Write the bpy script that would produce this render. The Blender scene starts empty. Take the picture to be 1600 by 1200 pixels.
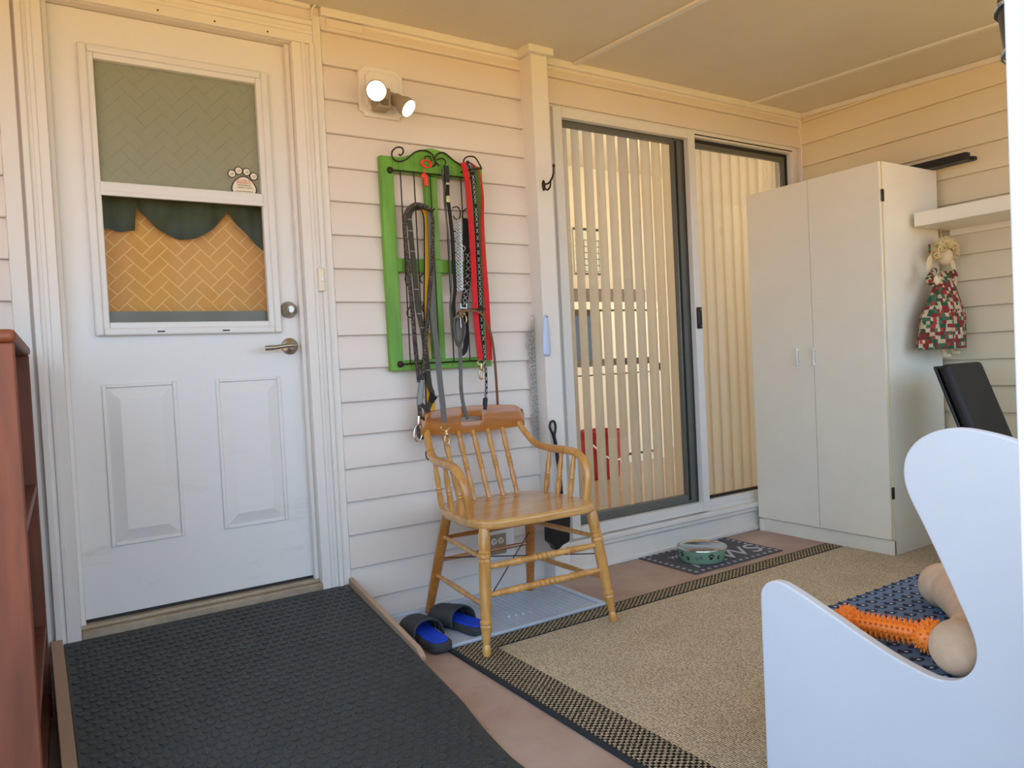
import bpy, bmesh, math, random
from mathutils import Vector, Matrix
random.seed(7)
sc = bpy.context.scene
COL = sc.collection
PI = math.pi
R = math.radians

# ------------------------------------------------------------------ camera
cam_d = bpy.data.cameras.new('camera'); cam = bpy.data.objects.new('camera', cam_d); COL.objects.link(cam)
cam_d.sensor_fit = 'HORIZONTAL'; cam_d.sensor_width = 36.0; cam_d.lens = 36.0 * 1172.1 / 1600
cam_d.clip_start = 0.02; cam_d.clip_end = 200
YAW, PIT, ROL = 0.5749, -0.0279, -0.0497
_f = Vector((math.sin(YAW)*math.cos(PIT), math.cos(YAW)*math.cos(PIT), math.sin(PIT)))
_r = Vector((math.cos(YAW), -math.sin(YAW), 0)); _u = _r.cross(_f)
_r2 = _r*math.cos(ROL) + _u*math.sin(ROL); _u2 = -_r*math.sin(ROL) + _u*math.cos(ROL)
M = Matrix.Identity(4)
for i in range(3):
    M[i][0] = _r2[i]; M[i][1] = _u2[i]; M[i][2] = -_f[i]
M[0][3], M[1][3], M[2][3] = 0.0, -2.75, 0.976
cam.matrix_world = M
sc.camera = cam

# ------------------------------------------------------------------ light
w = bpy.data.worlds.new('world'); sc.world = w; w.use_nodes = True
bg = w.node_tree.nodes['Background']; bg.inputs[0].default_value = (0.50, 0.72, 1.0, 1); bg.inputs[1].default_value = 1.7
sun_d = bpy.data.lights.new('sun', 'SUN'); sun = bpy.data.objects.new('sun', sun_d); COL.objects.link(sun)
sun_d.energy = 6.2; sun_d.angle = R(0.6); sun_d.color = (1.0, 0.90, 0.74)
sun.rotation_euler = Vector((-0.35, -0.42, -0.84)).to_track_quat('-Z', 'Y').to_euler()
def lamp(name, loc, power, color, size=.15):
    d = bpy.data.lights.new(name, 'POINT'); o = bpy.data.objects.new(name, d); COL.objects.link(o)
    d.energy = power; d.color = color; d.shadow_soft_size = size; o.location = loc
    return o
sc.view_settings.view_transform = 'Standard'; sc.view_settings.look = 'None'
sc.view_settings.gamma = 1.0; sc.view_settings.use_curve_mapping = False
sc.view_settings.exposure = 1.12

# ------------------------------------------------------------------ materials
def lin(c):
    def f(v):
        v /= 255.0
        return v/12.92 if v <= .04045 else ((v+.055)/1.055)**2.4
    return (f(c[0]), f(c[1]), f(c[2]), 1)
class NT:
    def __init__(s, name):
        s.m = bpy.data.materials.new(name); s.m.use_nodes = True; s.t = s.m.node_tree
        s.b = s.t.nodes['Principled BSDF']; s.out = s.t.nodes['Material Output']
    def n(s, typ, **kw):
        x = s.t.nodes.new(typ)
        for k, v in kw.items():
            if k in x.inputs: x.inputs[k].default_value = v
            else: setattr(x, k, v)
        return x
    def l(s, a, b): s.t.links.new(a, b)
    def coord(s, scale=(1, 1, 1), rot=(0, 0, 0)):
        tc = s.n('ShaderNodeTexCoord'); mp = s.n('ShaderNodeMapping'); s.l(tc.outputs['Object'], mp.inputs[0])
        mp.inputs['Scale'].default_value = scale; mp.inputs['Rotation'].default_value = rot
        return mp.outputs[0]
    def ramp(s, fac, stops):
        r = s.n('ShaderNodeValToRGB'); e = r.color_ramp.elements
        while len(e) < len(stops): e.new(.5)
        for i, (p, c) in enumerate(stops): e[i].position = p; e[i].color = c
        s.l(fac, r.inputs[0]); return r.outputs[0]
    def bump(s, h, strength, dist=.002):
        b = s.n('ShaderNodeBump'); b.inputs['Strength'].default_value = strength; b.inputs['Distance'].default_value = dist
        s.l(h, b.inputs['Height']); s.l(b.outputs[0], s.b.inputs['Normal'])
def pm(name, col, rough=.5, metal=0, var=.06, vs=6, stretch=(1, 1, 1), bump=.08, bs=None, spec=.5, col2=None):
    t = NT(name); c = lin(col); t.b.inputs['Roughness'].default_value = rough; t.b.inputs['Metallic'].default_value = metal
    t.b.inputs['Specular IOR Level'].default_value = spec
    co = t.coord(stretch)
    nz = t.n('ShaderNodeTexNoise', Scale=vs, Detail=4.0, Roughness=.6); t.l(co, nz.inputs['Vector'])
    if col2: a, b = lin(col2), c
    else:
        a = tuple(max(0, v*(1-var)) for v in c[:3])+(1,); b = tuple(min(1, v*(1+var)) for v in c[:3])+(1,)
    t.l(t.ramp(nz.outputs['Fac'], [(.32, a), (.68, b)]), t.b.inputs['Base Color'])
    if bump:
        n2 = t.n('ShaderNodeTexNoise', Scale=bs or vs*8, Detail=3.0); t.l(co, n2.inputs['Vector']); t.bump(n2.outputs['Fac'], bump)
    return t.m
def wood(name, c1, c2, rough=.35, scale=14, axis='X', coat=0):
    t = NT(name); st = {'X': (.12, 1, 1), 'Y': (1, .12, 1), 'Z': (1, 1, .12)}[axis]
    co = t.coord(st)
    nz = t.n('ShaderNodeTexNoise', Scale=scale, Detail=6.0, Roughness=.65, Distortion=1.2); t.l(co, nz.inputs['Vector'])
    n2 = t.n('ShaderNodeTexNoise', Scale=scale*7, Detail=3.0); t.l(co, n2.inputs['Vector'])
    mx = t.n('ShaderNodeMath', operation='MULTIPLY_ADD'); t.l(n2.outputs['Fac'], mx.inputs[0]); mx.inputs[1].default_value = .35; t.l(nz.outputs['Fac'], mx.inputs[2])
    t.l(t.ramp(mx.outputs[0], [(.45, lin(c1)), (.85, lin(c2))]), t.b.inputs['Base Color'])
    t.b.inputs['Roughness'].default_value = rough; t.b.inputs['Coat Weight'].default_value = coat; t.b.inputs['Coat Roughness'].default_value = .12
    t.bump(n2.outputs['Fac'], .12, .001); return t.m
def glass(name, tint=(1, 1, 1), refl=1.0, haze=0, hazecol=(200, 205, 190)):
    t = NT(name); t.t.nodes.remove(t.b)
    tr = t.n('ShaderNodeBsdfTransparent'); tr.inputs[0].default_value = (*tint, 1)
    gl = t.n('ShaderNodeBsdfGlossy'); gl.inputs['Roughness'].default_value = .02
    fr = t.n('ShaderNodeLayerWeight', Blend=.5); pw = t.n('ShaderNodeMath', operation='POWER'); t.l(fr.outputs['Facing'], pw.inputs[0]); pw.inputs[1].default_value = 4.0
    ml = t.n('ShaderNodeMath', operation='MULTIPLY_ADD'); t.l(pw.outputs[0], ml.inputs[0]); ml.inputs[1].default_value = .8*refl; ml.inputs[2].default_value = .045*refl
    base = tr
    if haze:
        df = t.n('ShaderNodeBsdfDiffuse'); df.inputs[0].default_value = lin(hazecol)
        mh = t.n('ShaderNodeMixShader'); mh.inputs[0].default_value = haze; t.l(tr.outputs[0], mh.inputs[1]); t.l(df.outputs[0], mh.inputs[2]); base = mh
    mx = t.n('ShaderNodeMixShader'); t.l(ml.outputs[0], mx.inputs[0]); t.l(base.outputs[0], mx.inputs[1]); t.l(gl.outputs[0], mx.inputs[2])
    t.l(mx.outputs[0], t.out.inputs[0]); return t.m
def film(name, col, a):
    t = NT(name); t.t.nodes.remove(t.b); tr = t.n('ShaderNodeBsdfTransparent'); df = t.n('ShaderNodeBsdfTranslucent'); df.inputs[0].default_value = lin(col)
    d2 = t.n('ShaderNodeBsdfDiffuse'); d2.inputs[0].default_value = lin(col); m1 = t.n('ShaderNodeMixShader'); m1.inputs[0].default_value = .5; t.l(df.outputs[0], m1.inputs[1]); t.l(d2.outputs[0], m1.inputs[2])
    mx = t.n('ShaderNodeMixShader'); mx.inputs[0].default_value = a; t.l(tr.outputs[0], mx.inputs[1]); t.l(m1.outputs[0], mx.inputs[2]); t.l(mx.outputs[0], t.out.inputs[0]); return t.m
def emit(name, col, s):
    t = NT(name); t.b.inputs['Base Color'].default_value = (1, 1, 1, 1); t.b.inputs['Emission Color'].default_value = col; t.b.inputs['Emission Strength'].default_value = s; return t.m
def weave(name, light, mid, dark, pitch, braid):
    """woven nubs with dark gaps; braid alternates dark and pale yarn"""
    t = NT(name); co0 = t.coord((1, 1.25, 0)); nz = t.n('ShaderNodeTexNoise', Scale=70.0, Detail=1.0); t.l(co0, nz.inputs['Vector'])
    ad = t.n('ShaderNodeVectorMath', operation='MULTIPLY_ADD'); t.l(nz.outputs['Color'], ad.inputs[0]); ad.inputs[1].default_value = (pitch*.7, pitch*.7, 0); t.l(co0, ad.inputs[2]); co = ad.outputs[0]
    vo = t.n('ShaderNodeTexVoronoi', Scale=1/pitch, Randomness=.3, voronoi_dimensions='2D'); t.l(co, vo.inputs['Vector'])
    se = t.n('ShaderNodeSeparateColor'); t.l(vo.outputs['Color'], se.inputs[0])
    base = t.ramp(se.outputs[0], [(0, lin(mid)), (1, lin(light))])
    if braid:
        ck = t.n('ShaderNodeTexChecker', Scale=1/(pitch*1.5)); t.l(co, ck.inputs['Vector']); ck.inputs['Color1'].default_value = (0, 0, 0, 1); ck.inputs['Color2'].default_value = (1, 1, 1, 1)
        mb = t.n('ShaderNodeMixRGB'); t.l(ck.outputs['Fac'], mb.inputs[0]); t.l(base, mb.inputs[1]); mb.inputs[2].default_value = lin(dark); base = mb.outputs[0]
    gap = t.ramp(vo.outputs['Distance'], [(.34, (1, 1, 1, 1)), (.66, lin(dark))])
    mx = t.n('ShaderNodeMixRGB', blend_type='MULTIPLY'); mx.inputs[0].default_value = 1; t.l(base, mx.inputs[1]); t.l(gap, mx.inputs[2])
    n4 = t.n('ShaderNodeTexNoise', Scale=6.0, Detail=3.0); t.l(co, n4.inputs['Vector'])
    mv = t.n('ShaderNodeMixRGB', blend_type='MULTIPLY'); mv.inputs[0].default_value = .5; t.l(mx.outputs[0], mv.inputs[1]); t.l(t.ramp(n4.outputs['Fac'], [(.3, (.78, .76, .72, 1)), (.7, (1, 1, 1, 1))]), mv.inputs[2])
    t.l(mv.outputs[0], t.b.inputs['Base Color']); t.b.inputs['Roughness'].default_value = .95; t.b.inputs['Specular IOR Level'].default_value = .1
    iv = t.n('ShaderNodeMath', operation='SUBTRACT'); iv.inputs[0].default_value = 1; t.l(vo.outputs['Distance'], iv.inputs[1]); t.bump(iv.outputs[0], .8, .004); return t.m
def patch(name):
    t = NT(name); co = t.coord((1, 1, 1)); 
    vo = t.n('ShaderNodeTexVoronoi', Scale=58.0, distance='CHEBYCHEV', Randomness=.25); t.l(co, vo.inputs['Vector'])
    se = t.n('ShaderNodeSeparateColor'); t.l(vo.outputs['Color'], se.inputs[0])
    r = t.n('ShaderNodeValToRGB'); r.color_ramp.interpolation = 'CONSTANT'; e = r.color_ramp.elements
    cs = [(0, (140, 40, 45)), (.2, (40, 90, 60)), (.38, (205, 185, 150)), (.55, (120, 50, 45)), (.68, (70, 110, 80)), (.8, (215, 195, 165)), (.92, (170, 60, 55))]
    while len(e) < len(cs): e.new(.5)
    for i, (p, c) in enumerate(cs): e[i].position = p; e[i].color = lin(c)
    t.l(se.outputs[0], r.inputs[0])
    ck = t.n('ShaderNodeTexChecker', Scale=240.0); t.l(co, ck.inputs['Vector']); ck.inputs['Color1'].default_value = (1, 1, 1, 1); ck.inputs['Color2'].default_value = (.62, .62, .62, 1)
    mx = t.n('ShaderNodeMixRGB', blend_type='MULTIPLY'); t.l(se.outputs[1], mx.inputs[0]); t.l(r.outputs[0], mx.inputs[1]); t.l(ck.outputs[0], mx.inputs[2])
    t.l(mx.outputs[0], t.b.inputs['Base Color']); t.b.inputs['Roughness'].default_value = .9; return t.m
def speck(name, base, dots, scale, thr=.62):
    t = NT(name); co = t.coord(); vo = t.n('ShaderNodeTexNoise', Scale=scale, Detail=1.0); t.l(co, vo.inputs['Vector'])
    t.l(t.ramp(vo.outputs['Fac'], [(thr-.03, lin(base)), (thr+.03, lin(dots))]), t.b.inputs['Base Color']); t.b.inputs['Roughness'].default_value = .8
    t.bump(vo.outputs['Fac'], .5, .002); return t.m
def door_paint(name):
    t = NT(name); co = t.coord((.4, 1, 1.6)); nz = t.n('ShaderNodeTexNoise', Scale=5.0, Detail=8.0, Roughness=.7); t.l(co, nz.inputs['Vector'])
    gx = t.n('ShaderNodeTexCoord'); sp = t.n('ShaderNodeSeparateXYZ'); t.l(gx.outputs['Object'], sp.inputs[0])
    mr = t.n('ShaderNodeMapRange'); t.l(sp.outputs[2], mr.inputs[0]); mr.inputs[1].default_value = .05; mr.inputs[2].default_value = .75; mr.inputs[3].default_value = 1; mr.inputs[4].default_value = 0
    sc_ = t.ramp(nz.outputs['Fac'], [(.56, (0, 0, 0, 1)), (.72, (1, 1, 1, 1))])
    ml = t.n('ShaderNodeMath', operation='MULTIPLY'); t.l(sc_, ml.inputs[0]); t.l(mr.outputs[0], ml.inputs[1])
    m2 = t.n('ShaderNodeMath', operation='MULTIPLY'); t.l(ml.outputs[0], m2.inputs[0]); m2.inputs[1].default_value = .45
    mx = t.n('ShaderNodeMixRGB'); t.l(m2.outputs[0], mx.inputs[0]); mx.inputs[1].default_value = lin((232, 230, 226)); mx.inputs[2].default_value = lin((150, 135, 115))
    t.l(mx.outputs[0], t.b.inputs['Base Color']); t.b.inputs['Roughness'].default_value = .38
    n2 = t.n('ShaderNodeTexNoise', Scale=60.0, Detail=2.0); t.l(co, n2.inputs['Vector']); t.bump(n2.outputs['Fac'], .05); return t.m

MT = dict(
 siding=pm('vinyl_siding', (231, 221, 212), .45, var=.03, vs=3, stretch=(.08, 1, 1), bump=.22, bs=45),
 siding_r=pm('vinyl_siding_side', (234, 220, 190), .45, var=.03, vs=3, stretch=(1, .08, 1), bump=.22, bs=45),
 trim=pm('painted_trim', (234, 229, 222), .4, var=.03, bump=.08, bs=30, stretch=(1, 1, .2)),
 ceil=pm('ceiling_panel', (222, 214, 200), .6, var=.03, vs=2, bump=.03),
 door=door_paint('door_paint'),
 white=pm('white_plastic', (236, 236, 234), .4, var=.02, bump=0),
 vinyl=pm('white_vinyl_frame', (228, 226, 222), .35, var=.02, bump=.03),
 floor=pm('painted_concrete', (188, 164, 150), .5, var=.12, vs=5, bump=.15, bs=50, col2=(170, 138, 124)),
 rubber=pm('black_rubber', (56, 60, 62), .42, var=.12, vs=8, bump=.12, bs=160, spec=.45),
 ramp=pm('ramp_timber', (176, 146, 122), .6, var=.1, vs=10, stretch=(1, .1, 1), bump=.2),
 sill=pm('sill_metal', (176, 160, 138), .4, .3, var=.15, vs=20),
 black=pm('black_plastic', (24, 24, 26), .4, var=.1, bump=.05),
 blackcloth=pm('black_vinyl_pad', (30, 30, 33), .55, var=.12, bump=.15, bs=200),
 wire=pm('dark_wire', (58, 46, 38), .45, .6, var=.1, bump=0),
 bronze=pm('bronze_metal', (70, 56, 48), .4, .8, var=.1, bump=0),
 nickel=pm('brushed_nickel', (176, 166, 152), .28, 1, var=.05, bump=0),
 steel=pm('polished_steel', (215, 215, 215), .14, 1, var=.03, bump=0),
 chain=pm('chain_steel', (205, 205, 202), .32, .55, var=.1, bump=0),
 gold=pm('gold_hardware', (214, 196, 150), .25, .9, var=.05, bump=0),
 green=wood('green_paint', (84, 138, 38), (122, 182, 62), .45, 8, 'Z'),
 oak=wood('golden_oak', (184, 124, 56), (222, 168, 94), .32, 12, 'Z', .5),
 oakx=wood('golden_oak_seat', (180, 124, 64), (222, 172, 104), .25, 10, 'X', .6),
 oakd=wood('dark_oak_rail', (154, 90, 30), (196, 128, 56), .3, 10, 'X', .5),
 shelfwood=wood('red_brown_stain', (92, 48, 30), (136, 74, 48), .5, 6, 'Z'),
 grey=pm('grey_metal_sash', (110, 112, 106), .4, .3, var=.05, bump=0),
 gasket=pm('black_gasket', (30, 30, 28), .6, bump=0),
 glass=glass('window_glass'), glass_haze=glass('filmed_glass_sky_haze', haze=.42, hazecol=(190, 194, 170)),  # diffuse haze lightens the upper pane in place of reflected sky
 glass_low=glass('screen_glass', (.95, .95, .93), refl=.08, haze=.0),
 etch=pm('backlit_line_paint', (250, 216, 150), .8, var=.02, bump=0),
 etchd=film('etched_line_dim', (90, 96, 78), .07),
 cloth=pm('sage_green_cloth', (78, 88, 70), .9, var=.1, vs=12, stretch=(3, 1, .3), bump=.2),
 amber=pm('amber_glow_cloth', (230, 174, 98), .85, var=.05, vs=9),
 vane=pm('cream_fabric_vane', (224, 212, 188), .75, var=.03, vs=30, bump=.1, stretch=(1, 1, .05)),
 cream=pm('interior_cream_paint', (206, 190, 160), .8, var=.04),
 creamtrim=pm('interior_white_trim', (228, 210, 176), .5, var=.03),
 iwood=wood('interior_floor_wood', (142, 108, 78), (180, 142, 104), .35, 6, 'Y'),
 dark=pm('dark_cabinet_glass', (40, 36, 30), .15, var=.1, bump=0),
 brown=pm('brown_wood', (92, 66, 46), .5, var=.1),
 red=pm('red_plastic', (178, 22, 26), .4, var=.05, bump=0),
 redcloth=pm('red_webbing', (206, 30, 42), .75, var=.08, vs=80, bump=.3, bs=400),
 paper=pm('printed_paper', (188, 186, 160), .8, var=.05),
 ink=pm('dark_ink', (34, 36, 34), .8, var=.05, bump=0), redink=pm('red_ink', (206, 84, 70), .8, bump=0),
 sticker=pm('cream_sticker', (236, 228, 208), .5, var=.02, bump=0),
 melamine=pm('white_melamine', (246, 241, 226), .38, var=.015, bump=.02),
 yellowedge=pm('aged_edge_band', (226, 208, 160), .5, var=.05, bump=0),
 tray=pm('translucent_grey_plastic', (196, 206, 220), .25, var=.06, vs=8, bump=.1, bs=25),
 rugin=weave('rug_field_weave', (240, 226, 200), (210, 192, 164), (128, 110, 90), .0078, False),
 rugb=weave('rug_border_weave', (226, 210, 182), (198, 180, 150), (44, 40, 38), .0075, True),
 rugedge=pm('rug_binding', (38, 42, 46), .9, var=.1, bump=.3, bs=300),
 petmat=pm('charcoal_mat_cloth', (82, 84, 94), .85, var=.08, vs=60, bump=.2, bs=300),
 matprint=pm('pale_print', (192, 194, 204), .8, bump=0),
 bowlgreen=pm('sage_green_enamel', (140, 176, 148), .4, var=.03, bump=0),
 bluemat=pm('blue_paw_cloth', (98, 122, 158), .9, var=.06, vs=40, bump=.2, bs=300),
 navy=pm('navy_print', (34, 44, 68), .9, bump=0), pale=pm('pale_blue_print', (176, 194, 216), .9, bump=0),
 orange=pm('orange_rubber', (255, 140, 48), .45, var=.04, bump=0),
 plush=pm('beige_fleece', (208, 178, 150), 1.0, var=.1, vs=25, bump=.9, bs=120),
 pew=pm('white_pew_paint', (220, 225, 233), .35, var=.02, vs=4, bump=.05, bs=20),
 slip=pm('charcoal_rubber_sole', (58, 62, 66), .7, var=.1, bump=.3, bs=90), slipin=pm('blue_footbed', (20, 74, 226), .7, var=.18, vs=18, bump=.2),
 blueplastic=pm('blue_translucent_plastic', (190, 206, 236), .25, var=.05, bump=0),
 rope=speck('speckled_black_rope', (30, 27, 28), (170, 150, 140), 420, .6),
 olive=pm('olive_webbing', (70, 70, 58), .8, var=.1, vs=80, bump=.3, bs=300),
 greyweb=pm('grey_webbing', (104, 104, 102), .75, var=.06, vs=80, bump=.25, bs=300),
 yellow=pm('yellow_webbing', (226, 176, 44), .75, var=.08, bump=.2), greenweb=pm('dark_green_webbing', (84, 104, 40), .8, var=.08, bump=.2),
 blackweb=pm('black_webbing', (22, 22, 24), .75, var=.1, bump=.2, bs=300), whitestitch=pm('white_stitching', (196, 196, 204), .8, bump=0),
 leather=pm('brown_leather', (122, 78, 46), .6, var=.1, bump=.15), greyleather=pm('worn_grey_leather', (98, 98, 94), .6, var=.15, vs=30, bump=.2),
 redorange=pm('red_orange_plastic', (240, 64, 40), .4, bump=0),
 sleeve=pm('grey_tape_sleeve', (140, 146, 148), .4, var=.1),
 fixture=pm('bronze_grey_fixture', (160, 146, 124), .45, var=.04, bump=0), lens=pm('dark_sensor_lens', (120, 108, 94), .2, bump=0),
 led=emit('led_lamp', (1.0, .98, .95, 1), 9.0),
 skin=pm('muslin_cloth', (226, 206, 168), .95, var=.06, bump=.2), hair=pm('blond_curls', (232, 210, 156), .8, var=.15, vs=60, bump=.3), patch=patch('patchwork_print'),
 lawn=pm('bounce_lawn', (190, 152, 56), .9, var=.2, vs=2),
 tan=pm('bounce_ground', (200, 142, 70), .9, var=.15, vs=.7),
)

# ------------------------------------------------------------------ mesh helpers
WL = {}
class B:
    def __init__(s): s.bm = bmesh.new()
    def poly(s, vs, fs):
        v = [s.bm.verts.new(p) for p in vs]
        for f in fs:
            try: s.bm.faces.new([v[i] for i in f])
            except ValueError: pass
        return v
    def box(s, x0, x1, y0, y1, z0, z1):
        x0, x1 = sorted((x0, x1)); y0, y1 = sorted((y0, y1)); z0, z1 = sorted((z0, z1))
        s.poly([(x0,y0,z0),(x1,y0,z0),(x1,y1,z0),(x0,y1,z0),(x0,y0,z1),(x1,y0,z1),(x1,y1,z1),(x0,y1,z1)],
               [(0,3,2,1),(4,5,6,7),(0,1,5,4),(1,2,6,5),(2,3,7,6),(3,0,4,7)]); return s
    def prism(s, pts, axis, a, b):
        n = len(pts)
        def mk(p, t): return {'x': (t, p[0], p[1]), 'y': (p[0], t, p[1]), 'z': (p[0], p[1], t)}[axis]
        v = [mk(p, a) for p in pts] + [mk(p, b) for p in pts]
        s.poly(v, [tuple(range(n)), tuple(range(2*n-1, n-1, -1))] + [(i, (i+1) % n, n+(i+1) % n, n+i) for i in range(n)]); return s
    def tube(s, pts, r, seg=8, closed=False, sq=1.0):
        pts = [Vector(p) for p in pts]; n = len(pts); rr = r if isinstance(r, (list, tuple)) else [r]*n
        rings = []; prev = None
        for i, p in enumerate(pts):
            if closed: t = pts[(i+1) % n]-pts[i-1]
            else: t = pts[min(i+1, n-1)]-pts[max(i-1, 0)]
            t = t.normalized() if t.length > 1e-9 else Vector((0, 0, 1))
            if prev is None: u = t.orthogonal().normalized() if abs(t.z) > .99 else Vector((0, 0, 1)).cross(t).normalized()
            else:
                u = prev - t*prev.dot(t); u = u.normalized() if u.length > 1e-6 else t.orthogonal().normalized()
            prev = u; v = t.cross(u)
            rings.append([s.bm.verts.new(p + (u*math.cos(2*PI*k/seg) + v*math.sin(2*PI*k/seg)*sq)*rr[i]) for k in range(seg)])
        m = n if closed else n-1
        for i in range(m):
            a, b = rings[i], rings[(i+1) % n]
            for k in range(seg): s.bm.faces.new((a[k], a[(k+1) % seg], b[(k+1) % seg], b[k]))
        if not closed:
            s.bm.faces.new(rings[0][::-1]); s.bm.faces.new(rings[-1])
        return s
    def lathe(s, prof, seg=20, mat=None, sx=1, sy=1):
        mat = mat or Matrix.Identity(4); rings = []
        for r, z in prof:
            if r < 1e-6: rings.append([s.bm.verts.new(mat @ Vector((0, 0, z)))])
            else: rings.append([s.bm.verts.new(mat @ Vector((r*sx*math.cos(2*PI*k/seg), r*sy*math.sin(2*PI*k/seg), z))) for k in range(seg)])
        for a, b in zip(rings, rings[1:]):
            for k in range(seg):
                k2 = (k+1) % seg
                if len(a) == 1 and len(b) == 1: continue
                if len(a) == 1: f = (a[0], b[k2], b[k])
                elif len(b) == 1: f = (a[k], a[k2], b[0])
                else: f = (a[k], a[k2], b[k2], b[k])
                s.bm.faces.new(f)
        if len(rings[0]) > 1: s.bm.faces.new(rings[0][::-1])
        if len(rings[-1]) > 1: s.bm.faces.new(rings[-1])
        return s
    def ball(s, c, r, seg=16, rings=10, rot=None):
        r = r if isinstance(r, (tuple, list)) else (r, r, r)
        m = Matrix.Translation(c) @ (rot.to_4x4() if rot else Matrix.Identity(4)) @ Matrix.Diagonal((*r, 1))
        return s.lathe([(math.sin(PI*i/rings), -math.cos(PI*i/rings)) for i in range(rings+1)], seg, m)
    def ribbon(s, pts, wd, th=.003, up=None):
        """flat strap: lies in the wall plane (x-z), thickness along y"""
        pts = [Vector(p) for p in pts]; n = len(pts); rows = []
        for i, p in enumerate(pts):
            t = pts[min(i+1, n-1)]-pts[max(i-1, 0)]; nrm = Vector((t.z, 0, -t.x)); nrm = nrm.normalized() if nrm.length > 1e-9 else Vector((1, 0, 0))
            wi = wd[i] if isinstance(wd, list) else wd
            yv = Vector((0, th/2, 0))
            rows.append([s.bm.verts.new(q) for q in (p-nrm*wi/2-yv, p+nrm*wi/2-yv, p+nrm*wi/2+yv, p-nrm*wi/2+yv)])
        for a, b in zip(rows, rows[1:]):
            for k in range(4): s.bm.faces.new((a[k], a[(k+1) % 4], b[(k+1) % 4], b[k]))
        s.bm.faces.new(rows[0][::-1]); s.bm.faces.new(rows[-1]); return s
def spl(pts, sub=6, closed=False):
    P = [Vector(p) for p in pts]; n = len(P); out = []
    for i in range(n if closed else n-1):
        if closed: p0, p1, p2, p3 = P[i-1], P[i], P[(i+1) % n], P[(i+2) % n]
        else: p0, p1, p2, p3 = P[max(i-1, 0)], P[i], P[i+1], P[min(i+2, n-1)]
        for k in range(sub):
            t = k/sub
            out.append(.5*((2*p1)+(p2-p0)*t+(2*p0-5*p1+4*p2-p3)*t*t+(3*p1-p0-3*p2+p3)*t**3))
    if not closed: out.append(P[-1])
    return out
def obj(name, b, mat, parent=None, loc=None, local=False, bevel=0, smooth=True, sharp=35, seg=2):
    bm = b.bm if isinstance(b, B) else b
    bmesh.ops.recalc_face_normals(bm, faces=bm.faces[:])
    if parent is not None: off = Vector((0, 0, 0)) if local else WL[parent]
    else:
        if loc is None:
            vs = [v.co for v in bm.verts]
            loc = ((min(v.x for v in vs)+max(v.x for v in vs))/2, (min(v.y for v in vs)+max(v.y for v in vs))/2, min(v.z for v in vs))
        off = Vector(loc)
    bmesh.ops.translate(bm, verts=bm.verts[:], vec=-off)
    me = bpy.data.meshes.new(name); bm.to_mesh(me); bm.free(); me.materials.append(MT[mat])
    o = bpy.data.objects.new(name, me); COL.objects.link(o)
    if parent is not None: o.parent = parent
    else: o.location = loc
    WL[o] = off
    if smooth:
        for p in me.polygons: p.use_smooth = True
        me.set_sharp_from_angle(angle=R(sharp))
    if bevel:
        m = o.modifiers.new('bevel', 'BEVEL'); m.width = bevel; m.segments = seg; m.limit_method = 'ANGLE'; m.angle_limit = R(40)
    return o
def link(name, me, parent, loc=(0, 0, 0), rot=(0, 0, 0)):
    o = bpy.data.objects.new(name, me); COL.objects.link(o); o.parent = parent
    o.location = Vector(loc) - WL[parent]; o.rotation_euler = rot; return o
def tag(o, label=None, cat=None, group=None, kind=None):
    if label: o['label'] = label
    if cat: o['category'] = cat
    if group: o['group'] = group
    if kind: o['kind'] = kind
    return o
def thing(name, loc, label, cat, group=None, rz=0, kind=None):
    o = bpy.data.objects.new(name, None); COL.objects.link(o); o.location = loc; o.rotation_euler = (0, 0, rz); o.empty_display_size = .05
    WL[o] = Vector(loc); return tag(o, label, cat, group, kind)
def bx(x0, x1, y0, y1, z0, z1): return B().box(x0, x1, y0, y1, z0, z1)
def ring(x0, x1, z0, z1, w, y0, y1, wb=None, wt=None, wl=None, wr=None):
    b = B(); wb = w if wb is None else wb; wt = w if wt is None else wt; wl = w if wl is None else wl; wr = w if wr is None else wr
    b.box(x0, x0+wl, y0, y1, z0, z1); b.box(x1-wr, x1, y0, y1, z0, z1); b.box(x0+wl, x1-wr, y0, y1, z0, z0+wb); b.box(x0+wl, x1-wr, y0, y1, z1-wt, z1); return b
def text_mesh(body, size, mat, parent, M4, name='lettering', shear=0, align='CENTER'):
    cu = bpy.data.curves.new('t', 'FONT'); cu.body = body; cu.size = size; cu.align_x = align; cu.shear = shear; cu.extrude = .0004
    o = bpy.data.objects.new('t', cu); COL.objects.link(o)
    me = bpy.data.meshes.new_from_object(o.evaluated_get(bpy.context.evaluated_depsgraph_get()))
    bpy.data.objects.remove(o); me.transform(Matrix.Translation(-WL[parent]) @ M4); me.materials.clear(); me.materials.append(MT[mat])
    t = bpy.data.objects.new(name, me); COL.objects.link(t); t.parent = parent; WL[t] = WL[parent]; return t

# ================================================================== SETTING
XR = 3.861; CZ = 2.335
S = 'structure'
fl = obj('floor', bx(-.6, 4.0, -3.1, .0, -.12, 0), 'floor'); tag(fl, 'pinkish brown painted concrete porch floor', None, kind=S)
yd = obj('ground', bx(-30, 1.2, -40, -3.1, -.5, -.25), 'tan'); tag(yd, 'unseen ground outside the porch, coloured tan to bounce warm light in', None, kind=S)  # out of view; tan chosen for its warm bounce onto walls and ceiling
yl_ = obj('lawn', B().box(1.2, 34, -40, -3.1, -.5, -.25).box(-30, -.62, -3.1, .1, -.5, -.25), 'lawn'); tag(yl_, 'unseen lawn outside the porch, coloured ochre to bounce yellow light in', None, kind=S)  # out of view; ochre chosen to throw yellow light into the porch
def cz_(y): return CZ + .052*y
def slope_strip(x0, x1, y0, y1, lo, hi, skew=0):
    v = []
    for y in (y0, y1):
        for x, h in ((x0, lo), (x1, lo), (x1, hi), (x0, hi)): v.append((x + skew*(y-y1), y, cz_(y)+h))
    return _ps(v)
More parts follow.
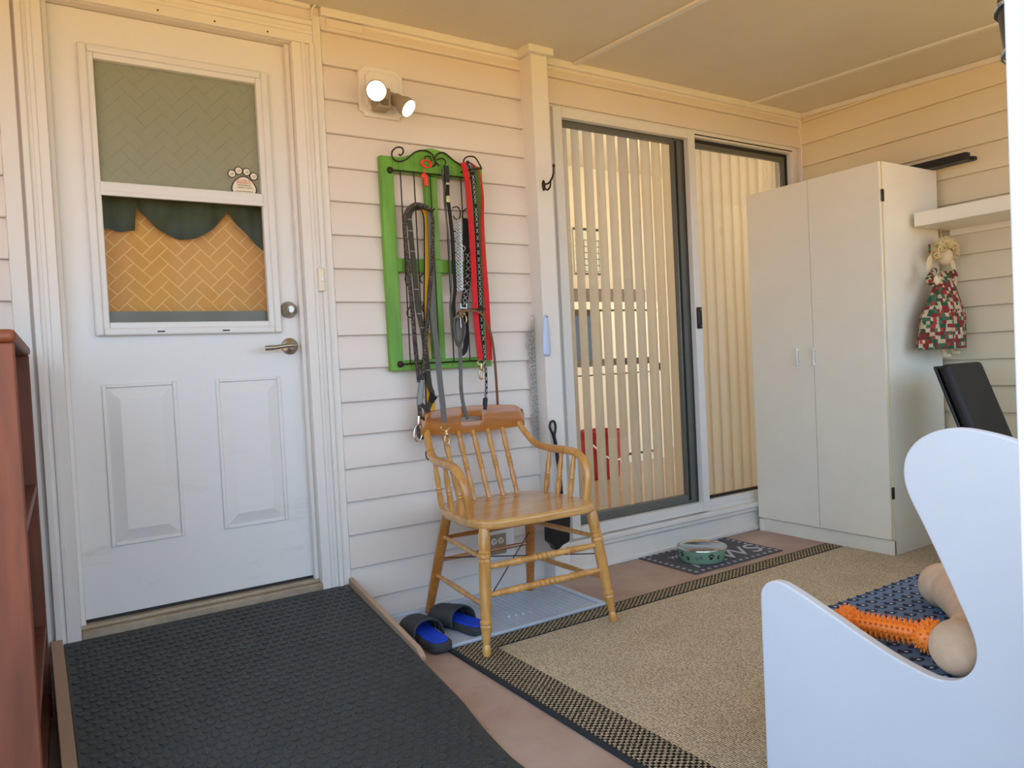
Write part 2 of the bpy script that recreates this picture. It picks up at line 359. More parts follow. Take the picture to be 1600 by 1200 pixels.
def _ps(v):
    b = B(); b.poly(v, [(0, 1, 2, 3), (7, 6, 5, 4), (0, 4, 5, 1), (1, 5, 6, 2), (2, 6, 7, 3), (3, 7, 4, 0)]); return b
cl = obj('ceiling', slope_strip(-.75, 4.0, -3.25, .12, 0, .25), 'ceil'); tag(cl, 'smooth beige porch ceiling with thin battens', None, kind=S)  # unseen eave past the front wall lengthened to shade the jamb
for a, b in ((2.19, .015), (3.42, .012)):
    obj('batten', slope_strip(a-b, a+b, -2.48, -.03, -.011, .0), 'trim', cl, bevel=.002)

wb = B()
wb.box(-.6, .10, 0, .12, -.1, CZ); wb.box(.89, 2.04, 0, .12, -.1, CZ); wb.box(.10, .89, 0, .12, 2.19, CZ); wb.box(.10, .89, 0, .12, -.1, .165)
wb.box(2.04, 3.80, 0, .12, 2.135, CZ); wb.box(2.04, 3.80, 0, .12, -.1, .14); wb.box(3.80, 4.0, 0, .12, -.1, CZ)
wback = obj('wall_back', wb, 'siding'); tag(wback, 'house wall clad in pale horizontal vinyl siding', None, kind=S)
def planks(parent, mat, z0, segs, axis):
    for (a, b, zlo, zhi) in segs:
        k = math.floor((zlo - z0)/.127)
        while z0 + k*.127 < zhi - .004:
            q = max(z0 + k*.127, zlo); t = min(z0 + (k+1)*.127, zhi); k += 1
            if t - q < .01: continue
            f = (t - q)/.127
            d = .021; prof = [(0, q), (d-.002, q), (d, q+.003), (d, q+.007), (d-.004, q+.05*f), (d-.010, q+.10*f), (d-.017*f, t-.0015), (0, t-.0015)]
            bb = B()
            if axis == 'x': bb.prism([(-p, z) for p, z in prof], 'x', a, b)
            else: bb.prism([(XR-p, z) for p, z in prof], 'y', a, b)
            obj('siding_plank', bb, mat, parent, sharp=25)
planks(wback, 'siding', .604 - .127*5, [(-.6, -.02, 0, 2.305), (.998, 1.895, .022, 2.305), (1.985, XR-.02, 2.135, 2.305)], 'x')
wr = obj('wall_right', bx(XR, XR+.1, -2.62, .12, -.1, CZ), 'siding_r'); tag(wr, 'side wall of pale yellowish horizontal siding behind the wardrobe', None, kind=S)
planks(wr, 'siding_r', 1.0102 - .127*8, [(-2.48, -.02, .0, 2.31)], 'y')
wf = B(); YF0, YF1 = -2.62, -2.475
wf.box(.76, XR, YF0, YF1, -.1, .86); wf.box(-.6, XR, YF0, YF1, 2.08, 2.26); wf.box(XR-.1, XR, YF0, YF1, .86, 2.08); wf.box(2.28, 2.38, YF0, YF1, .86, 2.08); wf.box(.76, .84, YF0, YF1, .86, 2.08)  # layout invented out of view so daylight reaches the porch
wf.box(-.6, -.52, YF0, YF1, -.1, 2.08)
tag(obj('wall_front', wf, 'siding'), 'unseen front wall of the porch, openings shaped to let skylight in', None, kind=S)
wl = B(); wl.box(-.6, -.52, -1.15, 0, -.1, 1.0); wl.box(-.6, -.52, YF1, -1.15, -.1, .30); wl.box(-.6, -.52, YF1, 0, 2.10, 2.30); wl.box(-.6, -.52, -.62, 0, 1.0, 2.1)  # out of view; tall piece by the house added to cut light on siding
tag(obj('wall_left', wl, 'siding'), 'unseen left side wall behind the bookcase, openings and tall end shaped for the light', None, kind=S)

# ceiling line trims
t1 = obj('trim_1', bx(.998, 1.88, -.034, 0, 2.303, CZ), 'trim', bevel=.004); tag(t1, 'beige ceiling moulding above the motion light', None, kind=S)
t2 = obj('trim_2', bx(2.0, XR-.02, -.034, 0, 2.303, CZ), 'trim', bevel=.004); tag(t2, 'beige ceiling moulding above the sliding door', None, kind=S)
t3 = obj('trim_3', slope_strip(XR-.03, XR, -2.47, -.034, -.027, .0), 'trim', bevel=.004); tag(t3, 'thin ceiling moulding along the side wall', None, kind=S)
t4 = obj('trim_4', bx(XR-.022, XR, -.024, 0, 0, 2.303), 'trim', bevel=.003); tag(t4, 'narrow corner strip where siding walls meet', None, kind=S)
# post
pt = thing('trim_5', (1.94, -.05, 0), 'square white post with cap beside the sliding door', None, kind=S)
obj('post', bx(1.895, 1.983, -.1, 0, 0, 2.30), 'trim', pt, bevel=.004)
obj('cap', bx(1.872, 2.004, -.122, 0, 2.30, CZ), 'trim', pt, bevel=.004)
obj('jamb_strip', bx(1.983, 2.04, -.02, 0, 0, 2.303), 'trim', pt, bevel=.003)
# base strip
bb_ = obj('baseboard_back', bx(.998, 1.895, -.022, 0, 0, .024), 'trim', bevel=.003); tag(bb_, 'white base strip under the siding', None, kind=S)
tp = obj('trim_6', B().box(1.02, 1.165, -.024, -.0, 2.268, 2.300), 'siding', bevel=.002); tag(tp, 'short offcut of siding under the ceiling moulding', None, kind=S)
# ---------------- entry door
cs = thing('trim_7', (.5, 0, .165), 'moulded white casing around the entry door', None, kind=S)
for nm, x0, x1 in (('casing', .034, .105), ('casing', .885, .965)):
    b = B(); b.box(x0, x1, -.020, .04, .165, 2.191)
    s = -1 if x0 < .5 else 1
    xo = x0 if s < 0 else x1
    b.box(xo, xo - s*.018, -.030, -.02, .165, 2.191); b.box((x0+x1)/2-.006, (x0+x1)/2+.008, -.025, -.02, .165, 2.191)
    obj('casing', b, 'trim', cs, bevel=.003)
    xi = x1 if s < 0 else x0
    obj('weather_stop', bx(xi, xi - s*.016, .012, .038, .2, 2.19), 'trim', cs, bevel=.003)
b = B(); b.box(.034, .965, -.020, .04, 2.192, 2.275); b.box(.034, .965, -.03, -.02, 2.257, 2.275); b.box(.034, .965, -.025, -.02, 2.225, 2.24)
obj('casing_head', b, 'trim', cs, bevel=.003)
for x in (.25, .44, .62, .80): obj('nail', B().lathe([(0, 0), (.003, 0), (.003, .002), (0, .002)], 8, Matrix.Translation((x, -.020, 2.206)) @ Matrix.Rotation(PI/2, 4, 'X')), 'bronze', cs)
obj('channel_strip', bx(.965, .998, -.018, 0, .165, 2.303), 'trim', cs, bevel=.003)
obj('channel_strip', bx(-.02, .026, -.018, 0, .165, 2.303), 'trim', cs, bevel=.003)
obj('header_board', bx(-.02, .998, -.012, 0, 2.275, CZ), 'siding', cs, bevel=.002)
obj('header_strip', bx(-.02, .96, -.03, 0, 2.318, CZ), 'trim', cs, bevel=.003)
d1 = thing('door_1', (.5, .04, .165), 'white steel entry door with tall window and two raised panels', None, kind=S)
DX0, DX1, DZ0, DZ1 = .106, .887, .212, 2.188
WX0, WX1, WZ0, WZ1 = .20, .803, 1.13, 2.075
b = B(); b.box(DX0, DX1, .04, .085, DZ0, WZ0+.02); b.box(DX0, DX1, .04, .085, WZ1-.02, DZ1); b.box(DX0, WX0+.02, .04, .085, WZ0+.02, WZ1-.02); b.box(WX1-.02, DX1, .04, .085, WZ0+.02, WZ1-.02)
slab = obj('slab', b, 'door', d1)
for x0, x1 in ((.208, .435), (.562, .79)):
    z0, z1 = .437, .972
    obj('panel_moulding', ring(x0, x1, z0, z1, .013, .034, .041), 'door', d1, bevel=.003)
    b = B(); a = .013; c = .052
    o_ = [(x0+a, z0+a), (x1-a, z0+a), (x1-a, z1-a), (x0+a, z1-a)]; i_ = [(x0+c, z0+c), (x1-c, z0+c), (x1-c, z1-c), (x0+c, z1-c)]
    b.poly([(x, .0399, z) for x, z in o_] + [(x, .027, z) for x, z in i_] + [(x, .041, z) for x, z in o_], [(4, 5, 6, 7)] + [(i, (i+1) % 4, 4+(i+1) % 4, 4+i) for i in range(4)] + [(8, 9, 10, 11)] + [(i, (i+1) % 4, 8+(i+1) % 4, 8+i) for i in range(4)])
    obj('raised_panel', b, 'door', d1, smooth=False)
wfm = obj('window_frame', ring(WX0, WX1, WZ0, WZ1, .026, .018, .042), 'vinyl', d1, bevel=.006, seg=3)
obj('window_sash', ring(WX0+.022, WX1-.022, WZ0+.022, WZ1-.022, .022, .026, .05), 'vinyl', d1, bevel=.003)
obj('meeting_rail', bx(WX0+.04, WX1-.04, .022, .05, 1.592, 1.634), 'vinyl', d1, bevel=.003)
obj('meeting_rail_lip', bx(WX0+.04, WX1-.04, .018, .024, 1.588, 1.604), 'vinyl', d1, bevel=.002)
for x in (.395, .605): obj('weep_slot', bx(x-.012, x+.012, .0172, .0185, 1.139, 1.144), 'bronze', d1)
GX0, GX1 = .243, .760
pu = obj('pane', bx(GX0, GX1, .050, .053, 1.63, 2.034), 'glass_haze', d1); pl = obj('pane', bx(GX0, GX1, .050, .053, 1.172, 1.60), 'glass_low', d1)
pu['label'] = 'filmed upper pane, sky reflection painted in as pale haze, with faint herringbone'; pl['label'] = 'clear lower pane'
def herring(x0, x1, z0, z1, y, L, lw, thin=None):
    """herringbone joints, rotated 45 degrees, clipped to the pane"""
    b = B(); a = L/2; c_, s_ = math.cos(R(45)), math.sin(R(45)); segs = set()
    def addrect(u, v, w_, h_):
        P = [(u, v), (u+w_, v), (u+w_, v+h_), (u, v+h_)]
        for k in range(4):
            p, q = P[k], P[(k+1) % 4]; m = max(1, round(max(abs(p[0]-q[0]), abs(p[1]-q[1]))/a))
            for h in range(m):
                i0 = tuple(round((p[e] + (q[e]-p[e])*h/m)/a) for e in (0, 1)); i1 = tuple(round((p[e] + (q[e]-p[e])*(h+1)/m)/a) for e in (0, 1))
                segs.add(tuple(sorted((i0, i1))))
    for i in range(-30, 31):
        for j in range(-12, 13):
            u = i*a + j*2*L*1.0; v = i*a
            addrect(u, v, L, a); addrect(u, v + a, a, L)
    cx, cz = (x0+x1)/2, (z0+z1)/2
    for ix, (p, q) in enumerate(sorted(segs)):
        P = [(cx + (u*c_ - v*s_)*a, cz + (u*s_ + v*c_)*a) for u, v in (p, q)]
        (ax, az), (bx_, bz) = P; dx, dz = bx_-ax, bz-az; t0, t1 = 0., 1.; ok = True
        for d_, s0, lo, hi in ((dx, ax, x0, x1), (dz, az, z0, z1)):
            if abs(d_) < 1e-9:
                if not lo <= s0 <= hi: ok = False
            else:
                ta, tb = sorted(((lo-s0)/d_, (hi-s0)/d_)); t0, t1 = max(t0, ta), min(t1, tb)
        if not ok or t1-t0 < 1e-4: continue
        A = Vector((ax+dx*t0, 0, az+dz*t0)); C_ = Vector((ax+dx*t1, 0, az+dz*t1)); n = (C_-A).normalized(); n = Vector((-n.z, 0, n.x))*lw/2
        jy = Vector((0, y - 2e-5*(ix % 7), 0)); b.poly([(A-n+jy)[:], (C_-n+jy)[:], (C_+n+jy)[:], (A+n+jy)[:]], [(0, 1, 2, 3)])
    return b
tag(obj('film_pattern', herring(GX0, GX1, 1.634, 2.03, .0496, .078, .002), 'etchd', d1, smooth=False), 'faint herringbone lines on the upper pane', kind='stuff')
obj('lower_bar', bx(GX0, GX1, .055, .066, 1.172, 1.212), 'grey', d1)
b = B().lathe([(0, .03), (.012, .03), (.0135, .026), (.024, .012), (.030, .004), (.031, 0), (0, 0)], 24, Matrix.Translation((0.833,0.03,1.214)) @ Matrix.Rotation(PI/2, 4, 'X'))
lk = obj('deadbolt', b, 'nickel', d1)
obj('key_slot', bx((0.824,0,1.211)[0]-.0012, (0.824,0,1.211)[0]+.0012, -.0015, .001, 1.203, 1.219), 'black', lk)
lv = (0.832,0.03,1.079)
obj('handle_rose', B().lathe([(0, .022), (.011, .022), (.013, .014), (.029, .008), (.032, 0), (0, 0)], 24, Matrix.Translation((lv[0], .04, lv[2])) @ Matrix.Rotation(PI/2, 4, 'X')), 'nickel', d1)
b = B().tube([(lv[0], .03, lv[2]), (lv[0], -.012, lv[2])], .0095, 12)
b.tube(spl([(lv[0]+.004, -.012, lv[2]+.001), (lv[0]-.03, -.020, lv[2]), (lv[0]-.07, -.022, lv[2]-.005), (lv[0]-.105, -.018, lv[2]-.006)], 5), [.0105]*5+[.0085]*6+[.0095]*5, 12)
obj('lever_handle', b, 'nickel', d1)
th = B(); th.box(.105, .888, -.022, .05, .15, .192); th.box(.105, .888, .004, .04, .192, .205)
obj('threshold', th, 'sill', d1, bevel=.003); obj('door_sweep', bx(DX0+.004, DX1-.004, .034, .05, .204, .214), 'gasket', d1)
# valance hanging behind the door glass
vb = B(); xs = [GX0-.02 + i*(GX1-GX0+.04)/60 for i in range(61)]
def vbot(x):
    t = (x-GX0)/(GX1-GX0)
    if t < .195: return 1.489 + .004*math.sin(t*40)
    if t < .215: return 1.575
    if t < .78: return 1.573 - .105*math.sin(PI*(t-.215)/.565)**.8
    if t < .80: return 1.578
    return 1.575 - .125*((t-.80)/.2)**.75
rows = []
for x in xs:
    zb = vbot(x); col = [vb.bm.verts.new((x, .098 + .006*math.sin(x*95) + .006*math.sin(x*41+1), zb + (2.06-zb)*k/8)) for k in range(9)]; rows.append(col)
for a, c in zip(rows, rows[1:]):
    for k in range(8): vb.bm.faces.new((a[k], c[k], c[k+1], a[k+1]))
val = obj('valance_curtain', vb, 'cloth'); tag(val, 'dark sage green scalloped valance behind the entry door glass', 'curtain')
sm = val.modifiers.new('solid', 'SOLIDIFY'); sm.thickness = .004
shd = thing('glow_shade', (.5, .125, 1.1), 'amber shade behind the door glass, warm backlit glow painted into cloth and herringbone lines', 'blind')
obj('glow_cloth', bx(GX0-.03, GX1+.03, .124, .126, 1.10, 2.07), 'amber', shd)  # added cloth; its amber colour holds the glow of the lit hall
tag(obj('backlit_lines', herring(GX0-.03, GX1+.03, 1.11, 1.66, .1234, .078, .0032), 'etch', shd, smooth=False), 'herringbone lines with their backlight painted pale', kind='stuff')  # pale colour in place of light passing through the clear lines
obj('hem_bar', bx(GX0-.03, GX1+.03, .120, .130, 1.085, 1.105), 'grey', shd)
tag(obj('wall_hall', B().box(-.6, 1.3, 1.2, 1.3, 0, 2.6).box(1.25, 1.3, .12, 1.2, 0, 2.6).box(-.7, -.6, .12, 1.3, 0, 2.6), 'cream'), 'hallway wall behind the entry door', None, kind=S)
tag(obj('floor_hall', bx(-.6, 1.25, .12, 1.2, .05, .165), 'iwood'), 'hallway floor behind the entry door', None, kind=S)
tag(obj('ceiling_house', bx(-.7, 7.2, .12, 3.4, 2.52, 2.6), 'cream'), 'ceiling of the rooms inside the house', None, kind=S)
lamp('hall_lamp', (.2, .75, 2.3), 8, (1.0, .93, .80))
# pet rescue sticker on the upper pane
pc = (0.699,0.049,1.675); px_, pz_ = pc[0]+.004, pc[2]-.005
st = thing('pet_rescue_sticker', (px_, .0485, pz_-.05), 'paw shaped pet rescue sticker on the upper door pane', 'sticker')
def disc(cx, cz, rx, rz, y, n=28, egg=0):
    b = B(); b.prism([(cx + rx*(1-egg*math.sin(2*PI*i/n))*math.cos(2*PI*i/n), cz + rz*math.sin(2*PI*i/n)) for i in range(n)], 'y', y, y+.0006); return b
toes = [(-.040, .033), (-.016, .046), (.012, .044), (.036, .030)]
b = disc(px_, pz_-.012, .044, .040, .0478, egg=.22)
for tx, tz in toes: b.prism([(px_+tx+.0145*math.cos(2*PI*i/20), pz_+tz+.0145*math.sin(2*PI*i/20)) for i in range(20)], 'y', .0478, .0484)
obj('sticker_outline', b, 'ink', st, smooth=False)
b = disc(px_, pz_-.012, .040, .036, .0470, egg=.22)
for tx, tz in toes: b.prism([(px_+tx+.0115*math.cos(2*PI*i/20), pz_+tz+.0115*math.sin(2*PI*i/20)) for i in range(20)], 'y', .0470, .0476)
obj('sticker_face', b, 'sticker', st, smooth=False)
RX = Matrix.Rotation(PI/2, 4, 'X')
for body, sz, mt, dz, sh in (('IN CASE OF', .0092, 'redink', .009, 0), ('EMERGENCY', .0092, 'redink', .0005, 0), ('PLEASE RESCUE', .0066, 'ink', -.0075, 0), ('2 DOGS  2 CATS', .0072, 'ink', -.0165, .3)):
    text_mesh(body, sz, mt, st, Matrix.Translation((px_, .0466, pz_+dz)) @ RX, shear=sh)
for tx, tz in toes: text_mesh('v2', .011, 'ink', st, Matrix.Translation((px_+tx, .0466, pz_+tz-.004)) @ RX, shear=.3)
for k in range(3):
    obj('fine_print', bx(px_-.03+.004*k, px_+.03-.004*k, .0464, .0468, pz_-.028-.006*k, pz_-.0265-.006*k), 'ink', st)
# ---------------- sliding door
d2 = thing('door_2', (2.92, 0, .14), 'white framed sliding glass patio door with grey inner sash', None, kind=S)
obj('outer_frame', ring(2.04, 3.80, .14, 2.135, .03, -.012, .12, wb=.03), 'vinyl', d2, bevel=.003)
obj('storm_frame', ring(2.052, 2.955, .158, 2.122, .045, -.03, .004, wl=.05, wr=.048, wb=.05), 'vinyl', d2, bevel=.003)
gr = obj('inner_sash', ring(2.09, 2.93, .20, 2.085, .03, .016, .048, wr=.085, wb=.05, wl=.022, wt=.028), 'grey', d2, bevel=.004)
obj('sash_line', bx(2.852, 2.862, .010, .018, .22, 2.07), 'gasket', d2)
obj('pane', bx(2.11, 2.85, .03, .034, .245, 2.06), 'glass', d2)
obj('fixed_frame', ring(2.94, 3.80, .15, 2.13, .032, -.006, .03, wb=.055, wt=.03), 'vinyl', d2, bevel=.003)
obj('track', bx(2.955, 3.77, -.012, -.004, 2.108, 2.114), 'gasket', d2)
obj('gasket', ring(2.965, 3.77, .20, 2.10, .016, .024, .046), 'gasket', d2)
obj('fixed_sash', ring(2.975, 3.757, .21, 2.088, .03, .03, .05, wl=.004, wb=.006), 'grey', d2, bevel=.002)
obj('pane', bx(2.975, 3.74, .042, .046, .21, 2.07), 'glass', d2)
hd = obj('pull_handle', bx(2.912, 2.94, -.045, -.03, 1.105, 1.215), 'black', d2, bevel=.004)
for z in (1.118, 1.202): obj('screw', B().lathe([(0, 0), (.003, 0), (.003, .002), (0, .002)], 8, Matrix.Translation((2.930, -.045, z)) @ RX), 'steel', hd)
sl = thing('trim_8', (2.92, -.03, 0), 'stepped white sill boards under the sliding door', None, kind=S)
obj('sill_step', bx(1.985, XR-.03, -.052, 0, .128, .152), 'trim', sl, bevel=.004)
obj('sill_step', bx(1.985, XR-.03, -.040, 0, .104, .128), 'trim', sl, bevel=.005)
b = B(); b.prism([(0, .02), (-.030, .02), (-.022, .104), (0, .104)], 'x', 1.985, XR-.03); obj('sill_board', b, 'trim', sl)
obj('shoe_strip', bx(1.985, XR-.03, -.04, 0, 0, .022), 'trim', sl, bevel=.005)
# ---------------- room behind the sliding door
FZ = .165
tag(obj('floor_room', bx(1.3, 7.2, .12, 3.3, .05, FZ), 'iwood'), 'wooden floor of the room behind the sliding door', None, kind=S)
wi = B(); wi.box(1.3, 7.2, 2.0, 2.1, FZ, 2.52); wi.box(7.1, 7.2, .12, 2.0, FZ, 2.52)
tag(obj('wall_room', wi, 'cream'), 'warm cream wall of the room behind the blinds', None, kind=S)
lamp('room_lamp', (3.9, .75, 2.1), 18, (1.0, .87, .68))
lamp('room_lamp_b', (2.2, 1.3, 2.0), 7, (1.0, .86, .66))
bl = thing('vertical_blind', (2.92, .14, .2), 'cream fabric vertical blind inside the sliding door', 'blind')
vb = B(); n = 8; W2 = .0445; ang = R(-100)
pts = []
for i in range(n+1):
    u = -W2 + 2*W2*i/n; c = .006*(1-(u/W2)**2)
    pts.append((u*math.cos(ang) - c*math.sin(ang), u*math.sin(ang) + c*math.cos(ang)))
back = [(p[0] - .0008*math.sin(ang), p[1] + .0008*math.cos(ang)) for p in pts][::-1]
vb.prism(pts + back, 'z', .176, 2.13)
me0 = obj('vane', vb, 'vane', bl, local=True)
me = me0.data; bpy.data.objects.remove(me0)
k = 0; x = 2.075
while x < 3.80:
    o = bpy.data.objects.new('vane', me); COL.objects.link(o); o.parent = bl; o.location = (x-2.92, 0, -.2); o.rotation_euler = (0, 0, random.uniform(-.06, .06)); x += .0765
obj('head_rail', bx(2.05, 3.79, .10, .18, 2.13, 2.17), 'creamtrim', bl)
b = obj('wall_calendar', bx(3.72, 4.03, 1.985, 1.999, 1.66, 2.03), 'paper'); tag(b, 'printed grid calendar on the wall behind the blinds', 'calendar')
for z in (1.68, 1.73, 1.78, 1.83, 1.88, 1.93): obj('grid_line', bx(3.73, 4.02, 1.983, 1.985, z, z+.005), 'ink', b)
for x in (3.77, 3.82, 3.87, 3.92, 3.97): obj('grid_line', bx(x, x+.003, 1.983, 1.985, 1.68, 1.935), 'ink', b)
obj('header_bar', bx(3.72, 4.03, 1.982, 1.985, 2.01, 2.03), 'ink', b); obj('footer_bar', bx(3.72, 4.03, 1.982, 1.985, 1.66, 1.67), 'ink', b)
cb = thing('sideboard', (3.75, 1.75, FZ), 'cream sideboard with dark glass doors seen through the blinds', 'cabinet')
b = B(); b.box(3.3, 4.25, 1.62, 1.98, FZ, .22); b.box(3.3, 4.25, 1.60, 1.98, 1.345, 1.40); b.box(3.3, 3.34, 1.62, 1.98, .22, 1.345); b.box(4.21, 4.25, 1.62, 1.98, .22, 1.345); b.box(3.3, 4.25, 1.95, 1.98, .22, 1.345); b.box(3.3, 4.25, 1.62, 1.98, .86, .92)
obj('carcass', b, 'creamtrim', cb); obj('glass_door', bx(3.36, 3.62, 1.605, 1.62, .97, 1.29), 'dark', cb); obj('panel_door', bx(3.64, 4.2, 1.605, 1.62, .97, 1.33), 'creamtrim', cb, bevel=.004); obj('panel_door', bx(3.36, 4.2, 1.605, 1.62, .24, .85), 'creamtrim', cb, bevel=.004)
tag(obj('storage_box', bx(3.40, 4.15, 1.65, 1.9, 1.40, 1.505), 'brown', bevel=.006), 'long dark brown box on the sideboard', 'box')
tag(obj('red_book', B().box(3.335, 3.39, 1.64, 1.85, 1.40, 1.46).box(3.337, 3.388, 1.645, 1.85, 1.405, 1.455), 'red', bevel=.004), 'small red book lying on the sideboard end', 'book')
tag(obj('door_frame', B().box(2.45, 2.51, .5, .58, FZ, 2.3).box(2.445, 2.515, .495, .585, FZ, .3), 'creamtrim', bevel=.004), 'slim cream upright standing just behind the blinds', 'frame')
bk = thing('red_bucket', (3.27, 1.22, FZ), 'red plastic bucket with white handle behind the blinds', 'bucket')
m = Matrix.Translation((3.27, 1.22, FZ))
obj('bucket_body', B().lathe([(0, .005), (.115, 0), (.120, .01), (.140, .26), (.148, .262), (.148, .275), (.141, .278), (.143, .31), (.15, .312), (.15, .325), (.138, .325), (.115, .02), (0, .015)], 28, m), 'red', bk)
obj('bail_handle', B().tube(spl([(3.27-.148, 1.2, FZ+.29), (3.27-.10, 1.06, FZ+.17), (3.27, 1.03, FZ+.14), (3.27+.10, 1.06, FZ+.20), (3.27+.148, 1.2, FZ+.29)], 6), .006, 8), 'white', bk)

# ================================================================== ENTRANCE RAMP
rp = thing('entry_ramp', (.52, -.55, 0), 'low timber ramp sloping down from the entry door', 'ramp')
b = B(); b.prism([(-.024, .164), (-.024, 0), (-1.03, 0), (-1.03, .001)], 'x', .05, .985); obj('ramp_deck', b, 'ramp', rp, smooth=False)
b = B(); b.prism([(-.024, .192), (-.024, .155), (-.63, .060), (-.63, .074), (-.60, .094)], 'x', .985, 1.003); obj('side_rail', b, 'ramp', rp, bevel=.002)
b = B(); b.prism([(-.03, .188), (-.03, 0), (-1.5, 0), (-1.5, .03), (-1.05, .03)], 'x', .020, .052); obj('side_rail', b, 'ramp', rp, bevel=.002)
obj('caster', B().lathe([(0, -.008), (.012, -.008), (.012, .008), (0, .008)], 12, Matrix.Translation((.994, -.63, .012)) @ Matrix.Rotation(PI/2, 4, 'Y')), 'black', rp)
rm = thing('rubber_mat', (.52, -1.1, .0), 'black rubber mat with round studs covering the door ramp', 'mat')
ys = [-.026 - i*.02 for i in range(0, 119)]
def mz(y): # mat surface height: ramp then floor, with a soft bend
    a = .174 + .156*y; return a if a > .02 else .006 + .014*math.exp((a-.02)/.014)
b = B(); g = []
for y in ys:
    xr = .980 if y > -.9 else .980 - .03*min(1, (-.9-y)/.3)
    g.append([b.bm.verts.new(p) for p in ((.056, y, mz(y)), (xr, y, mz(y)), (xr, y, mz(y)-.005), (.056, y, mz(y)-.005))])
for p, q in zip(g, g[1:]):
    for k in range(4): b.bm.faces.new((p[k], p[(k+1) % 4], q[(k+1) % 4], q[k]))
b.bm.faces.new(g[0][::-1]); b.bm.faces.new(g[-1])
obj('mat_sheet', b, 'rubber', rm)
pit = .0335; cds = []
row = 0; y = -.05
while y > -2.36:
    x = .075 + (pit/2 if row % 2 else 0)
    while x < (.968 if y > -.9 else .94): cds.append((x, y)); x += pit
    y -= pit*.866; row += 1
prof = [(.0132, 0), (.0127, .0024), (.0112, .0032), (.0098, .0020), (0, .0018)]
sb = B().lathe(prof, 14); so = obj('raised_stud', sb, 'rubber', rm, local=True); sme = so.data; bpy.data.objects.remove(so)
# studs that show largest: nearest the viewer and inside the picture (y about -0.75 .. -1.35)
vis = sorted([c for c in cds if -1.30 < c[1] < -.3 and c[0] > .25 + .35*(-c[1]-.3)*0], key=lambda c: (c[0]**2 + (c[1]+2.75)**2))[:300]
vs_ = set(vis)
for (x, y) in vis:
    sl_ = math.atan2(mz(y+.01)-mz(y-.01), .02)
    link('raised_stud', sme, rm, (x, y, mz(y)-.0002), (sl_, 0, 0))
b = B()
for c in cds:
    if c in vs_: continue
    sl_ = math.atan2(mz(c[1]+.01)-mz(c[1]-.01), .02)
    b.lathe(prof, 10, Matrix.Translation((c[0], c[1], mz(c[1])-.0002)) @ Matrix.Rotation(sl_, 4, 'X'))
tag(obj('raised_studs_far', b, 'rubber', rm), 'smaller looking studs of the mat', kind='stuff')

# ================================================================== BOOKCASE
bc = thing('bookcase', (-.15, -.55, 0), 'red brown wooden bookcase at the left edge, open side to the door', 'bookcase', rz=0)
BA = R(-2.0)
def bcp(b, u0, u1, v0, v1, z0, z1):  # u: depth back from the front (negative x), v along its length
    ps = []
    for z in (z0, z1):
        for u, v in ((u0, v0), (u1, v0), (u1, v1), (u0, v1)):
            x = -.014 + u*math.cos(BA) - v*math.sin(BA); y = -.93 + u*math.sin(BA)*1 + v*math.cos(BA); ps.append((x, y, z))
    b.poly(ps, [(0, 3, 2, 1), (4, 5, 6, 7), (0, 1, 5, 4), (1, 2, 6, 5), (2, 3, 7, 6), (3, 0, 4, 7)]); return b
LB = .80
obj('side_panel', bcp(B(), -.30, 0, 0, .022, 0, 1.068), 'shelfwood', bc, bevel=.004)
obj('side_panel', bcp(B(), -.30, 0, LB-.022, LB, 0, 1.068), 'shelfwood', bc, bevel=.003)
obj('top_board', bcp(B(), -.31, .004, -.006, LB+.006, 1.068, 1.095), 'shelfwood', bc, bevel=.010, seg=3)
for z in (.69, .275, .07): obj('shelf', bcp(B(), -.29, -.002, .022, LB-.022, z-.022, z), 'shelfwood', bc, bevel=.002)
obj('back_panel', bcp(B(), -.30, -.292, .022, LB-.022, .03, 1.068), 'shelfwood', bc)
obj('plinth', bcp(B(), -.03, -.012, .022, LB-.022, 0, .05), 'shelfwood', bc)
obj('shelf_peg', B().tube([(-.03, -.86, .70), (-.03, -.885, .70)], .005, 8).ball((-.03, -.856, .70), .007, 8, 6), 'steel', bc)

# ================================================================== MOTION LIGHT
ml = thing('motion_light', (1.227,0,2.048), 'two headed motion floodlight switched on, above the green rack', 'wall light')
cx, cz = 1.226, 2.05
hx, hz, nt = .092, .097, .02
oct_ = [(-hx+nt, -hz), (hx-nt, -hz), (hx-nt, -hz+.008), (hx-.008, -hz+nt), (hx, -hz+nt), (hx, hz-nt), (hx-.008, hz-nt), (hx-nt, hz-.008), (hx-nt, hz), (-hx+nt, hz), (-hx+nt, hz-.008), (-hx+.008, hz-nt), (-hx, hz-nt), (-hx, -hz+nt), (-hx+.008, -hz+nt), (-hx+nt, -hz+.008)]
obj('mount_plate', B().prism([(cx+x, cz+z) for x, z in oct_], 'y', -.030, -.012), 'trim', ml, bevel=.003)
obj('mount_block', B().prism([(cx+x*.74, cz+z*.76) for x, z in oct_], 'y', -.042, -.030), 'trim', ml, bevel=.003)
obj('sensor_housing', bx(1.172, 1.232, -.105, -.042, 1.965, 2.045), 'fixture', ml, bevel=.008, seg=3)
obj('sensor_lens', bx(1.186, 1.218, -.109, -.10, 1.976, 2.0), 'lens', ml, bevel=.004)
def head(c, d, rad, ln):
    d = Vector(d).normalized(); q = d.to_track_quat('Z', 'Y').to_matrix().to_4x4(); m = Matrix.Translation(c) @ q
    h = obj('lamp_head', B().lathe([(0, -ln), (rad*.45, -ln), (rad*.72, -ln*.8), (rad*.8, -ln*.5), (rad*1.08, -ln*.25), (rad*1.12, 0), (rad*1.0, .003), (rad*.98, -.006), (0, -.006)], 28, m), 'fixture', ml)
    obj('led_face', B().lathe([(0, .001), (rad*.9, -.001), (rad*.95, -.005), (0, -.0055)], 28, m), 'led', h)
